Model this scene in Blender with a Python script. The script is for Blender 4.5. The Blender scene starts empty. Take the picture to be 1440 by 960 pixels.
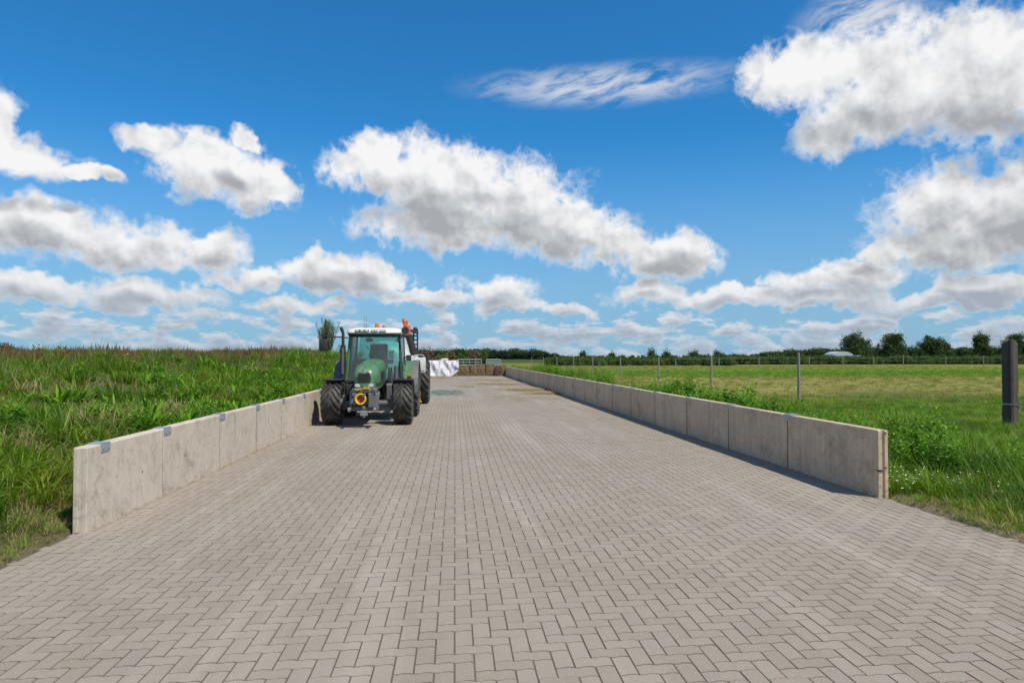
import bpy, bmesh, math, random
import numpy as np
from mathutils import Vector, Matrix

random.seed(7)
RNG = np.random.default_rng(11)
R = math.radians
scene = bpy.context.scene
COL = scene.collection

# ------------------------------------------------------------------ camera
CAM_H = 1.70
FPX, PW, PH = 960.0, 1440.0, 960.0
YAW, PITCH = math.atan(80 / 960), math.atan(22 / 960)
cam = bpy.data.cameras.new("camera")
cam.sensor_width = 36.0
cam.lens = 36.0 * FPX / PW
cam.clip_start = 0.05
cam.clip_end = 9000
cam_o = bpy.data.objects.new("camera", cam)
cam_o.location = (0, 0, CAM_H)
cam_o.rotation_euler = (R(90) + PITCH, 0, -YAW)
COL.objects.link(cam_o)
scene.camera = cam_o
FWD = np.array([math.sin(YAW) * math.cos(PITCH), math.cos(YAW) * math.cos(PITCH), math.sin(PITCH)])
RGT = np.array([math.cos(YAW), -math.sin(YAW), 0.0])
UPV = np.cross(RGT, FWD)


def ray(px, py):
    d = FWD + RGT * ((px - PW / 2) / FPX) + UPV * ((PH / 2 - py) / FPX)
    return d / np.linalg.norm(d)


def G(px, py, z=0.0):
    """ground point (x, y) under a photo pixel, on the level z"""
    d = ray(px, py)
    t = (z - CAM_H) / d[2]
    return float(d[0] * t), float(d[1] * t)


def XatY(px, y):
    d = ray(px, 502)
    return float(d[0] / d[1] * y)


def ZatY(px, py, y):
    d = ray(px, py)
    return float(CAM_H + d[2] / d[1] * y)


# ------------------------------------------------------------------ sun, sky, exposure
SUN_DIR = Vector((0.385, -0.375, 0.83)).normalized()
SUN_EL = math.asin(SUN_DIR.z)
SUN_AZ = math.atan2(SUN_DIR.x, SUN_DIR.y)
sun = bpy.data.lights.new("sun", 'SUN')
sun.energy = 5.0
sun.angle = R(0.53)
sun.color = (1.0, 0.93, 0.81)
sun_o = bpy.data.objects.new("sun", sun)
sun_o.rotation_euler = SUN_DIR.to_track_quat('Z', 'Y').to_euler()
sun_o.location = (20, -15, 40)
COL.objects.link(sun_o)

scene.view_settings.view_transform = 'Standard'
scene.view_settings.look = 'None'
scene.view_settings.exposure = 0.0
scene.view_settings.gamma = 1.0
scene.view_settings.use_curve_mapping = False
scene.cycles.use_denoising = True
scene.cycles.max_bounces = 8
scene.cycles.transparent_max_bounces = 12
scene.cycles.caustics_reflective = False
scene.cycles.caustics_refractive = False


class NT:
    """small helper for node trees"""

    def __init__(self, tree):
        self.t = tree

    def put(self, sock, v):
        if v is None:
            return
        if isinstance(v, bpy.types.NodeSocket):
            self.t.links.new(v, sock)
        elif isinstance(v, (tuple, list)) and sock.type == 'RGBA' and len(v) == 3:
            sock.default_value = (*v, 1)
        else:
            sock.default_value = v

    def node(self, typ, props=None, **ins):
        n = self.t.nodes.new(typ)
        for k, v in (props or {}).items():
            setattr(n, k, v)
        for k, v in ins.items():
            key = int(k[1:]) if k[0] == 'i' and k[1:].isdigit() else k.replace('_', ' ')
            self.put(n.inputs[key], v)
        return n

    def m(self, op, a, b=None, c=None, clamp=False):
        n = self.node('ShaderNodeMath', dict(operation=op, use_clamp=clamp), i0=a, i1=b, i2=c)
        return n.outputs[0]

    def v(self, op, a, b=None, c=None):
        n = self.node('ShaderNodeVectorMath', dict(operation=op))
        self.put(n.inputs[0], a)
        if b is not None:
            self.put(n.inputs[3] if op == 'SCALE' else n.inputs[1], b)
        if c is not None:
            self.put(n.inputs[2], c)
        return n.outputs['Value'] if op in ('LENGTH', 'DOT_PRODUCT', 'DISTANCE') else n.outputs[0]

    def noise(self, vec, scale, detail=3, rough=0.55, dim='3D', dist=0.0, out='Fac', lac=2.0):
        n = self.node('ShaderNodeTexNoise', dict(noise_dimensions=dim))
        if vec is not None:
            self.put(n.inputs['Vector'], vec)
        n.inputs['Scale'].default_value = scale
        n.inputs['Detail'].default_value = detail
        n.inputs['Roughness'].default_value = rough
        n.inputs['Lacunarity'].default_value = lac
        n.inputs['Distortion'].default_value = dist
        return n.outputs[out]

    def ss(self, x, lo, hi, a=0.0, b=1.0):
        n = self.node('ShaderNodeMapRange', dict(interpolation_type='SMOOTHSTEP'))
        for k, v in zip(('Value', 'From Min', 'From Max', 'To Min', 'To Max'), (x, lo, hi, a, b)):
            self.put(n.inputs[k], v)
        return n.outputs[0]

    def lin(self, x, lo, hi, a=0.0, b=1.0):
        n = self.node('ShaderNodeMapRange')
        for k, v in zip(('Value', 'From Min', 'From Max', 'To Min', 'To Max'), (x, lo, hi, a, b)):
            self.put(n.inputs[k], v)
        return n.outputs[0]

    def mix(self, f, a, b, blend='MIX'):
        n = self.node('ShaderNodeMix', dict(data_type='RGBA', blend_type=blend))
        self.put(n.inputs['Factor'], f)
        self.put(n.inputs[6], a)
        self.put(n.inputs[7], b)
        return n.outputs[2]

    def ramp(self, f, stops):
        n = self.node('ShaderNodeValToRGB')
        cr = n.color_ramp
        while len(cr.elements) < len(stops):
            cr.elements.new(0.5)
        for e, (p, c) in zip(cr.elements, stops):
            e.position = p
            e.color = (*c, 1)
        self.put(n.inputs[0], f)
        return n.outputs[0]


def az_el(px, py):
    d = ray(px, py)
    return math.atan2(d[0], d[1]), math.asin(d[2])


# cumulus banks as (centre x, centre y, half width, half height) seen in the photograph, turned into directions
CLOUDS = [
    (1130, 105, 105, 62), (1260, 120, 150, 88), (1400, 110, 170, 112), (1165, 185, 62, 60), (1560, 110, 190, 120),
    (1320, 285, 118, 66), (1450, 290, 150, 92), (1330, 345, 130, 42), (1600, 300, 150, 90),
    (528, 238, 72, 46), (630, 262, 120, 72), (725, 288, 110, 72), (800, 318, 90, 48), (640, 315, 150, 42),
    (935, 362, 66, 38), (870, 340, 60, 24),
    (212, 196, 46, 22), (288, 228, 80, 48), (360, 262, 66, 36), (345, 202, 24, 22),
    (-10, 175, 52, 62), (40, 222, 74, 34), (-120, 200, 90, 70), (125, 240, 38, 13),
    (30, 318, 120, 40), (170, 345, 150, 42), (300, 355, 66, 32), (-90, 320, 120, 50),
    (455, 385, 80, 32), (530, 392, 62, 26), (360, 392, 66, 18),
    (50, 405, 110, 24), (205, 416, 100, 23), (420, 430, 75, 14),
    (700, 405, 72, 26), (600, 420, 80, 14), (715, 430, 80, 14),
    (1170, 390, 130, 25), (1010, 418, 170, 18), (1390, 400, 90, 18), (1130, 420, 180, 16), (1240, 360, 36, 20),
    (800, 440, 40, 12), (930, 412, 60, 18), (1300, 420, 150, 16),
]


CLOUD_W = 7.7
SKY_TINT = (0.19, 0.80, 1.19)
SKY_HAZE = (2.5, 3.8, 5.3)


def build_world():
    w = bpy.data.worlds.new("World")
    scene.world = w
    w.use_nodes = True
    t = w.node_tree
    t.nodes.clear()
    N = NT(t)
    out = N.node('ShaderNodeOutputWorld')
    bg = N.node('ShaderNodeBackground')
    bg.inputs['Strength'].default_value = 0.12
    t.links.new(bg.outputs[0], out.inputs[0])
    sky = N.node('ShaderNodeTexSky', dict(sky_type='NISHITA', sun_disc=False))
    sky.sun_elevation = SUN_EL
    sky.sun_rotation = SUN_AZ
    sky.altitude = 0
    sky.air_density = 1.0
    sky.dust_density = 0.35
    sky.ozone_density = 2.2
    d = N.node('ShaderNodeTexCoord').outputs['Generated']
    sep = N.node('ShaderNodeSeparateXYZ', i0=d)
    x, y, z = sep.outputs
    az = N.m('ARCTAN2', x, y)
    el = N.m('ARCSINE', z)
    P = N.node('ShaderNodeCombineXYZ', i0=az, i1=el, i2=0.0).outputs[0]

    # ---- density of the cumulus banks as a node group (evaluated at the point and, coarser, towards the light)
    def density_group(name, lite):
        g = bpy.data.node_groups.new(name, 'ShaderNodeTree')
        g.interface.new_socket("P", in_out='INPUT', socket_type='NodeSocketVector')
        g.interface.new_socket("D", in_out='OUTPUT', socket_type='NodeSocketFloat')
        K = NT(g)
        gi = K.node('NodeGroupInput')
        go = K.node('NodeGroupOutput')
        p = gi.outputs[0]
        wv = K.noise(p, 17.0, 1 if lite else 3, 0.6, '2D', out='Color')
        p2 = K.v('MULTIPLY_ADD', wv, (0.060, 0.050, 0.0), p)
        run = None
        for cx, cy, hw, hh in CLOUDS:
            a0, e0 = az_el(cx, cy)
            a1, _ = az_el(cx + hw, cy)
            _, e1 = az_el(cx, cy - hh)
            sx, sy = 1 / max(a1 - a0, 1e-3), 1 / max(e1 - e0, 1e-3)
            a0 += 0.030
            e0 += 0.025
            q = K.v('LENGTH', K.v('MULTIPLY_ADD', p2, (sx, sy, 0), (-a0 * sx, -e0 * sy, 0)))
            run = q if run is None else K.m('MINIMUM', run, q)
        fb = K.noise(p, 11.0, 3 if lite else 9, 0.58, '2D')
        D = K.m('ADD', K.m('SUBTRACT', 1.0, run), K.m('MULTIPLY', K.m('SUBTRACT', fb, 0.5), 1.15))
        if lite:
            D = K.m('SUBTRACT', D, 0.05)
        else:
            bil = K.noise(p, 34.0, 4, 0.55, '2D')
            bil = K.m('ABSOLUTE', K.m('SUBTRACT', bil, 0.5))
            D = K.m('SUBTRACT', D, K.m('MULTIPLY', bil, 0.9))
            D = K.m('ADD', D, 0.12)
        # the cloud field goes on all round: banks of the same kind outside the directions listed above
        sp = K.node('ShaderNodeSeparateXYZ', i0=p)
        elx = sp.outputs[1]
        far = K.ss(K.m('ABSOLUTE', K.m('SUBTRACT', sp.outputs[0], YAW)), 0.72, 0.95)
        fld = K.noise(K.v('MULTIPLY', p, (3.2, 6.5, 0)), 1.0, 2 if lite else 7, 0.55, '2D')
        Df = K.m('SUBTRACT', K.m('MULTIPLY', K.m('SUBTRACT', fld, 0.50), 4.0), K.m('MULTIPLY', K.m('SUBTRACT', 1.0, far), 4.0))
        Df = K.m('SUBTRACT', Df, K.m('MULTIPLY', K.ss(elx, 0.5, 1.2), 0.6))
        D = K.m('MAXIMUM', D, Df)
        # low rows of small cumulus towards the horizon
        low = K.noise(K.v('MULTIPLY', p, (15.0, 42.0, 0)), 1.0, 3 if lite else 7, 0.62, '2D')
        band = K.ss(elx, 0.03, 0.125, 0.575, 0.10)
        Dl = K.m('MULTIPLY', K.m('SUBTRACT', K.m('ADD', low, band), 1.0), 4.0)
        D = K.m('MAXIMUM', D, Dl)
        g.links.new(D, go.inputs[0])
        return g

    def dens(grp, vec):
        n = t.nodes.new('ShaderNodeGroup')
        n.node_tree = grp
        t.links.new(vec, n.inputs[0])
        return n.outputs[0]

    D0 = dens(density_group("cumulus", False), P)
    elS = N.m('MAXIMUM', el, 0.0)
    dy = N.ss(elS, 0.0, 0.35, 0.006, 0.075)
    off = N.node('ShaderNodeCombineXYZ', i0=N.m('MULTIPLY', dy, 0.30), i1=dy, i2=0.0).outputs[0]
    D1 = dens(density_group("cumulus_above", True), N.v('ADD', P, off))
    alpha = N.ss(D0, -0.08, 0.46)
    shade = N.ss(D1, -0.55, 1.15)
    core = N.ss(D0, 0.0, 0.60)
    sh = N.m('MULTIPLY', shade, N.m('ADD', 0.30, N.m('MULTIPLY', core, 0.70)))
    # billows: side of each puff turned from the light is greyer
    fine = N.noise(P, 21.0, 6, 0.55, '2D')
    dn = N.v('MULTIPLY_ADD', off, (0.30, 0.24, 0.0), N.v('ADD', P, (0.002, 0.0015, 0.0)))
    fine2 = N.noise(dn, 21.0, 4, 0.55, '2D')
    rel = N.m('SUBTRACT', fine2, fine)
    sh = N.m('ADD', sh, N.m('MULTIPLY', rel, 1.25))
    big = N.noise(N.v('ADD', P, (3.0, 1.0, 0.0)), 9.0, 3, 0.5, '2D')
    sh = N.m('ADD', sh, N.m('MULTIPLY', N.m('SUBTRACT', big, 0.42), 0.55), clamp=True)
    ccol = N.ramp(sh, [(0.0, (1.0, 1.0, 1.0)), (0.25, (0.86, 0.87, 0.885)), (0.60, (0.62, 0.64, 0.665)), (1.0, (0.42, 0.445, 0.48))])
    ccol = N.v('SCALE', ccol, CLOUD_W)
    # sky colour: nishita turned to the deep clear blue of the photograph, hazier over the horizon
    skyc = N.mix(1.0, sky.outputs[0], SKY_TINT, 'MULTIPLY')
    skyc = N.mix(N.ss(el, -0.02, 0.33, 0.85, 0.0), skyc, SKY_HAZE)
    # cirrus veils
    warp = N.noise(P, 7.0, 2, 0.5, '2D', out='Color')
    rp = N.v('MULTIPLY_ADD', warp, (0.05, 0.05, 0.0), P)
    sp_ = N.node('ShaderNodeSeparateXYZ', i0=rp)
    rot = N.node('ShaderNodeCombineXYZ', i0=N.m('MULTIPLY', sp_.outputs[0], 11.0), i1=N.m('ADD', N.m('MULTIPLY', sp_.outputs[1], 46.0), N.m('MULTIPLY', sp_.outputs[0], -9.0)), i2=0.0).outputs[0]
    cz = N.noise(rot, 1.0, 8, 0.66, '2D')
    c_a0, c_e0 = az_el(850, 120)
    c_a1, c_e1 = az_el(1075, 62)
    q1 = N.v('LENGTH', N.v('MULTIPLY_ADD', P, (1 / (c_a1 - c_a0), 1 / (c_e1 - c_e0), 0), (-c_a0 / (c_a1 - c_a0), -c_e0 / (c_e1 - c_e0), 0)))
    t_a0, t_e0 = az_el(1215, 22)
    q2 = N.v('LENGTH', N.v('MULTIPLY_ADD', P, (11.0, 24.0, 0), (-t_a0 * 11.0, -t_e0 * 24.0, 0)))
    q = N.m('MINIMUM', q1, q2)
    ci = N.m('MULTIPLY', N.ss(q, 0.1, 1.15, 1.0, 0.0), N.ss(cz, 0.32, 0.66))
    ci = N.m('MULTIPLY', ci, 0.78, clamp=True)
    skyc = N.mix(ci, skyc, tuple(CLOUD_W * 0.9 for _ in range(3)))
    # distance veil on the low clouds
    veil = N.ss(el, 0.0, 0.13, 0.62, 0.0)
    ccol = N.mix(veil, ccol, (SKY_HAZE[0] * 1.10, SKY_HAZE[1] * 1.02, SKY_HAZE[2] * 0.97))
    colr = N.mix(alpha, skyc, ccol)
    t.links.new(colr, bg.inputs['Color'])
    w.cycles.sampling_method = 'MANUAL'
    w.cycles.sample_map_resolution = 256


build_world()


# ------------------------------------------------------------------ mesh helpers
def link(o, parent=None):
    COL.objects.link(o)
    if parent is not None:
        o.parent = parent
    return o


def tag(o, label=None, cat=None, group=None, kind=None):
    for k, v in (("label", label), ("category", cat), ("group", group), ("kind", kind)):
        if v is not None:
            o[k] = v
    return o


def empty(name, loc=(0, 0, 0), rz=0.0, parent=None):
    o = bpy.data.objects.new(name, None)
    o.location = loc
    o.rotation_euler = (0, 0, rz)
    o.empty_display_size = 0.1
    return link(o, parent)


def mesh_np(name, V, F, mats=None, smooth=False, midx=None):
    me = bpy.data.meshes.new(name)
    me.from_pydata(V.tolist() if hasattr(V, 'tolist') else V, [], F.tolist() if hasattr(F, 'tolist') else F)
    for m in (mats or []):
        me.materials.append(m)
    if midx is not None:
        me.polygons.foreach_set('material_index', midx)
    if smooth:
        me.polygons.foreach_set('use_smooth', [True] * len(me.polygons))
    me.update()
    return me


class MB:
    """collects shapes into one mesh"""

    def __init__(self):
        self.bm = bmesh.new()

    def _xf(self, vs, M):
        if M is not None:
            bmesh.ops.transform(self.bm, matrix=M, verts=vs)

    def box(self, x0, x1, y0, y1, z0, z1, bev=0.0, M=None, seg=1):
        b = bmesh.new()
        bmesh.ops.create_cube(b, size=1)
        bmesh.ops.scale(b, vec=(x1 - x0, y1 - y0, z1 - z0), verts=b.verts)
        bmesh.ops.translate(b, vec=((x0 + x1) / 2, (y0 + y1) / 2, (z0 + z1) / 2), verts=b.verts)
        if bev > 0:
            bmesh.ops.bevel(b, geom=b.edges[:], offset=bev, segments=seg, affect='EDGES', profile=0.5)
        if M is not None:
            bmesh.ops.transform(b, matrix=M, verts=b.verts)
        self.add(b)
        return self

    def add(self, b):
        me = bpy.data.meshes.new("tmp")
        b.to_mesh(me)
        b.free()
        self.bm.from_mesh(me)
        bpy.data.meshes.remove(me)

    def prism(self, poly, axis, a0, a1, bev=0.0):
        """poly: points in the plane of the other two axes (in x,y,z order), extruded along axis"""
        b = bmesh.new()

        def mk(p, a):
            c = list(p)
            c.insert('xyz'.index(axis), a)
            return b.verts.new(c)
        A = [mk(p, a0) for p in poly]
        B = [mk(p, a1) for p in poly]
        n = len(poly)
        b.faces.new(A)
        b.faces.new(B[::-1])
        for i in range(n):
            b.faces.new((A[i], B[i], B[(i + 1) % n], A[(i + 1) % n]))
        bmesh.ops.recalc_face_normals(b, faces=b.faces)
        if bev > 0:
            bmesh.ops.bevel(b, geom=b.edges[:], offset=bev, segments=1, affect='EDGES')
        self.add(b)
        return self

    def cyl(self, p0, p1, r0, r1=None, n=14, cap=True):
        r1 = r0 if r1 is None else r1
        p0, p1 = Vector(p0), Vector(p1)
        d = p1 - p0
        q = d.to_track_quat('Z', 'Y').to_matrix().to_4x4()
        b = bmesh.new()
        bmesh.ops.create_cone(b, cap_ends=cap, segments=n, radius1=r0, radius2=max(r1, 1e-4), depth=d.length)
        bmesh.ops.transform(b, matrix=Matrix.Translation((p0 + p1) / 2) @ q, verts=b.verts)
        self.add(b)
        return self

    def tube(self, pts, r, n=8):
        for a, c in zip(pts[:-1], pts[1:]):
            self.cyl(a, c, r, n=n)
        return self

    def lathe(self, prof, axis='x', n=28, center=(0, 0, 0), close=False):
        """prof: (along axis, radius)"""
        b = bmesh.new()
        rings = []
        for a, r in prof:
            ring = []
            for k in range(n):
                t = 2 * math.pi * k / n
                c, s = r * math.cos(t), r * math.sin(t)
                p = {'x': (a, c, s), 'y': (c, a, s), 'z': (c, s, a)}[axis]
                ring.append(b.verts.new(Vector(p) + Vector(center)))
            rings.append(ring)
        pairs = list(zip(rings[:-1], rings[1:]))
        if close:
            pairs.append((rings[-1], rings[0]))
        for A, B in pairs:
            for k in range(n):
                b.faces.new((A[k], A[(k + 1) % n], B[(k + 1) % n], B[k]))
        if not close:
            b.faces.new(rings[0])
            b.faces.new(rings[-1][::-1])
        bmesh.ops.recalc_face_normals(b, faces=b.faces)
        self.add(b)
        return self

    def sphere(self, c, rx, ry, rz, u=12, v=8):
        b = bmesh.new()
        bmesh.ops.create_uvsphere(b, u_segments=u, v_segments=v, radius=1)
        bmesh.ops.scale(b, vec=(rx, ry, rz), verts=b.verts)
        bmesh.ops.translate(b, vec=c, verts=b.verts)
        self.add(b)
        return self

    def loft(self, rings, cap=True):
        b = bmesh.new()
        RV = [[b.verts.new(p) for p in r] for r in rings]
        n = len(rings[0])
        for A, B in zip(RV[:-1], RV[1:]):
            for k in range(n):
                b.faces.new((A[k], A[(k + 1) % n], B[(k + 1) % n], B[k]))
        if cap:
            b.faces.new(RV[0])
            b.faces.new(RV[-1][::-1])
        bmesh.ops.recalc_face_normals(b, faces=b.faces)
        self.add(b)
        return self

    def build(self, name, mat, parent=None, smooth=False, loc=None, angle=35):
        me = bpy.data.meshes.new(name)
        self.bm.to_mesh(me)
        self.bm.free()
        for m in (mat if isinstance(mat, (list, tuple)) else [mat]):
            me.materials.append(m)
        o = bpy.data.objects.new(name, me)
        if loc is not None:
            o.location = loc
        link(o, parent)
        if smooth:
            me.polygons.foreach_set('use_smooth', [True] * len(me.polygons))
            me.set_sharp_from_angle(angle=R(angle))
        return o


def copy_tree(o, parent=None):
    c = o.copy()
    link(c, parent)
    for ch in o.children:
        copy_tree(ch, c)
    return c


# ------------------------------------------------------------------ materials
def new_mat(name):
    m = bpy.data.materials.new(name)
    m.use_nodes = True
    m.node_tree.nodes.clear()
    return m, NT(m.node_tree)


def finish(N, shader):
    o = N.node('ShaderNodeOutputMaterial')
    N.t.links.new(shader, o.inputs[0])


def principled(N, **kw):
    return N.node('ShaderNodeBsdfPrincipled', None, **kw)


def bump(N, h, strength, dist, normal=None):
    return N.node('ShaderNodeBump', None, Strength=strength, Distance=dist, Height=h).outputs[0]


def paint(name, col, rough=0.4, metal=0.0, var=0.12, dirt=None, coat=0.0, bumpy=0.0, dirt_amt=0.5):
    m, N = new_mat(name)
    pos = N.node('ShaderNodeTexCoord').outputs['Object']
    n1 = N.noise(pos, 3.0, 5, 0.6)
    n2 = N.noise(pos, 38.0, 3, 0.6)
    lo = tuple(c * (1 - var) for c in col)
    hi = tuple(min(c * (1 + var), 1) for c in col)
    c = N.mix(n1, lo, hi)
    if dirt:
        c = N.mix(N.m('MULTIPLY', N.ss(N.m('ADD', N.m('MULTIPLY', n1, 0.6), N.m('MULTIPLY', n2, 0.4)), 0.42, 0.68), dirt_amt), c, dirt)
    b = principled(N, Base_Color=c, Metallic=metal, Coat_Weight=coat)
    N.put(b.inputs['Roughness'], N.lin(n2, 0.2, 0.8, max(rough - 0.1, 0.03), min(rough + 0.12, 1)))
    if bumpy:
        N.put(b.inputs['Normal'], bump(N, n2, 0.5, bumpy))
    finish(N, b.outputs[0])
    return m


def rnd_id(N):
    """a random number per object and per loose piece"""
    a = N.node('ShaderNodeObjectInfo').outputs['Random']
    g = N.node('ShaderNodeNewGeometry').outputs['Random Per Island']
    return N.m('FRACT', N.m('ADD', a, N.m('MULTIPLY', g, 7.31)))


def mat_brick():
    m, N = new_mat("paving_concrete")
    pos = N.node('ShaderNodeNewGeometry').outputs['Position']
    r = rnd_id(N)
    big = N.noise(pos, 0.35, 4, 0.6)
    med = N.noise(pos, 4.0, 4, 0.65)
    grain = N.noise(pos, 420.0, 3, 0.7)
    c = N.ramp(r, [(0.0, (0.322, 0.268, 0.208)), (0.5, (0.348, 0.291, 0.229)), (0.85, (0.372, 0.315, 0.25)), (1.0, (0.332, 0.281, 0.228))])
    c = N.mix(N.ss(big, 0.3, 0.75, 0.0, 0.5), c, (0.42, 0.362, 0.302))
    c = N.mix(N.ss(med, 0.52, 0.8, 0.0, 0.4), c, (0.27, 0.222, 0.175))
    c = N.mix(N.ss(grain, 0.3, 0.72, 0.0, 0.5), N.mix(1.0, c, (0.72, 0.72, 0.72), 'MULTIPLY'), c)
    track = N.noise(N.v('MULTIPLY', pos, (1.5, 0.10, 1.0)), 1.0, 4, 0.6)
    c = N.mix(N.ss(track, 0.50, 0.70, 0.0, 0.38), c, (0.42, 0.372, 0.308))
    c = N.mix(N.ss(track, 0.30, 0.44, 0.35, 0.0), c, (0.235, 0.196, 0.152))
    spill = N.noise(N.v('ADD', pos, (40.0, 9.0, 0.0)), 0.75, 5, 0.6, dist=0.6)
    c = N.mix(N.ss(spill, 0.66, 0.74, 0.0, 0.40), c, (0.17, 0.145, 0.12))
    vo = N.node('ShaderNodeTexVoronoi', dict(feature='F1'), Scale=70.0)
    N.put(vo.inputs['Vector'], pos)
    sp = N.ss(vo.outputs['Distance'], 0.16, 0.24, 1.0, 0.0)
    pick = N.ss(N.node('ShaderNodeSeparateColor', None, i0=vo.outputs['Color']).outputs[0], 0.80, 0.84)
    c = N.mix(N.m('MULTIPLY', N.m('MULTIPLY', sp, pick), 0.7), c, (0.62, 0.58, 0.53))
    pick2 = N.ss(N.node('ShaderNodeSeparateColor', None, i0=vo.outputs['Color']).outputs[1], 0.86, 0.9)
    c = N.mix(N.m('MULTIPLY', N.m('MULTIPLY', sp, pick2), 0.6), c, (0.12, 0.105, 0.09))
    b = principled(N, Base_Color=c, Roughness=0.85)
    b.inputs['Specular IOR Level'].default_value = 0.3
    N.put(b.inputs['Normal'], bump(N, N.m('ADD', grain, N.m('MULTIPLY', med, 0.5)), 0.55, 0.003))
    finish(N, b.outputs[0])
    return m


def mat_joint():
    m, N = new_mat("joint_sand")
    pos = N.node('ShaderNodeNewGeometry').outputs['Position']
    n = N.noise(pos, 2.0, 5, 0.65)
    f = N.noise(pos, 160.0, 3, 0.7)
    c = N.mix(n, (0.062, 0.052, 0.040), (0.115, 0.098, 0.078))
    c = N.mix(N.ss(N.noise(pos, 1.1, 4, 0.6), 0.58, 0.78, 0, 0.6), c, (0.09, 0.095, 0.045))
    c = N.mix(N.m('MULTIPLY', f, 0.35), c, (0.17, 0.145, 0.115))
    b = principled(N, Base_Color=c, Roughness=0.95)
    finish(N, b.outputs[0])
    return m


def mat_concrete(name, tone, stain, lichen=0.3, run=0.7):
    m, N = new_mat(name)
    pos = N.node('ShaderNodeNewGeometry').outputs['Position']
    r = N.node('ShaderNodeObjectInfo').outputs['Random']
    offs = N.node('ShaderNodeCombineXYZ', i0=N.m('MULTIPLY', r, 13.0), i1=N.m('MULTIPLY', r, 31.0), i2=N.m('MULTIPLY', r, 7.0)).outputs[0]
    p = N.v('ADD', pos, offs)
    streak = N.noise(N.v('MULTIPLY', p, (9.0, 9.0, 0.9)), 1.0, 6, 0.62)
    cloud = N.noise(p, 2.3, 6, 0.62, dist=0.5)
    fine = N.noise(p, 55.0, 4, 0.65)
    swirl = N.noise(N.v('MULTIPLY', p, (1.0, 1.0, 0.8)), 6.5, 3, 0.5, dist=2.6)
    c = N.mix(r, tuple(t * 0.90 for t in tone), tuple(t * 1.08 for t in tone))
    c = N.mix(N.ss(streak, 0.42, 0.68, 0.0, run), c, stain)
    blot = N.noise(N.v('ADD', p, (3.0, 8.0, 1.0)), 5.5, 5, 0.6, dist=1.4)
    c = N.mix(N.ss(blot, 0.50, 0.66, 0.0, 0.5), c, tuple(s * 0.92 for s in stain))
    c = N.mix(N.ss(blot, 0.30, 0.44, 0.45, 0.0), c, tuple(min(t * 1.2, 0.8) for t in tone))
    c = N.mix(N.ss(cloud, 0.5, 0.75, 0.0, 0.55), c, tuple(t * 1.18 for t in tone))
    c = N.mix(N.ss(cloud, 0.30, 0.47, 0.75, 0.0), c, tuple(s * 0.78 for s in stain))
    c = N.mix(N.ss(N.m('ABSOLUTE', N.m('SUBTRACT', swirl, 0.5)), 0.0, 0.03, 0.32, 0.0), c, tuple(t * 1.3 for t in tone))
    c = N.mix(N.ss(N.noise(p, 3.7, 5, 0.7), 0.6, 0.74, 0.0, lichen), c, (0.20, 0.155, 0.10))
    # pores left by air bubbles in the formwork
    vo = N.node('ShaderNodeTexVoronoi', dict(feature='F1'), Scale=17.0)
    N.put(vo.inputs['Vector'], p)
    rr = N.node('ShaderNodeSeparateColor', None, i0=vo.outputs['Color']).outputs[0]
    pore = N.m('MULTIPLY', N.ss(vo.outputs['Distance'], 0.07, 0.12, 1.0, 0.0), N.ss(rr, 0.62, 0.66))
    c = N.mix(N.m('MULTIPLY', pore, 0.75), c, (0.09, 0.075, 0.06))
    c = N.mix(N.m('MULTIPLY', fine, 0.25), c, tuple(s * 0.8 for s in stain))
    b = principled(N, Base_Color=c, Roughness=0.88)
    b.inputs['Specular IOR Level'].default_value = 0.3
    h = N.m('SUBTRACT', N.m('ADD', N.m('MULTIPLY', fine, 0.4), N.m('MULTIPLY', cloud, 0.6)), N.m('MULTIPLY', pore, 1.2))
    N.put(b.inputs['Normal'], bump(N, h, 0.5, 0.006))
    finish(N, b.outputs[0])
    return m


def leaf_mat(name, stops, patch=None, patch_scale=0.45, patch_lo=0.5, patch_hi=0.7, trans=0.32, rough=0.5, patch2=None):
    """green stuff: colour from the plant's own random number and drifts over the field"""
    m, N = new_mat(name)
    pos = N.node('ShaderNodeNewGeometry').outputs['Position']
    r = rnd_id(N)
    c = N.ramp(r, stops)
    if patch:
        c = N.mix(N.ss(N.noise(pos, patch_scale, 3, 0.6), patch_lo, patch_hi, 0.0, 0.8), c, patch)
    if patch2:
        c = N.mix(N.ss(N.noise(N.v('ADD', pos, (17.0, 5.0, 3.0)), patch_scale * 0.45, 3, 0.6), 0.48, 0.66, 0.0, 0.75), c, patch2)
    b = principled(N, Base_Color=c, Roughness=rough)
    b.inputs['Specular IOR Level'].default_value = 0.22
    tr = N.node('ShaderNodeBsdfTranslucent')
    N.put(tr.inputs[0], N.mix(1.0, c, (1.25, 1.35, 0.6), 'MULTIPLY'))
    mx = N.node('ShaderNodeMixShader')
    mx.inputs[0].default_value = trans
    N.t.links.new(b.outputs[0], mx.inputs[1])
    N.t.links.new(tr.outputs[0], mx.inputs[2])
    finish(N, mx.outputs[0])
    return m


# ------------------------------------------------------------------ land
WL0 = G(118, 748)          # inner foot of the left wall, near end
WL1 = G(455, 590)
WR0 = G(1236, 700)         # inner foot of the right wall, near end
WR1 = G(712, 528.4)
XL = (WL0[0] + WL1[0]) / 2
YL0, YR0, YEND = WL0[1], WR0[1], WR1[1]
THICK = 0.13


def xr(y):
    t = (np.asarray(y, float) - YR0) / (YEND - YR0)
    return WR0[0] + np.clip(t, -0.2, 1.2) * (WR1[0] - WR0[0])


def sstep(x):
    x = np.clip(x, 0, 1)
    return x * x * (3 - 2 * x)


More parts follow.
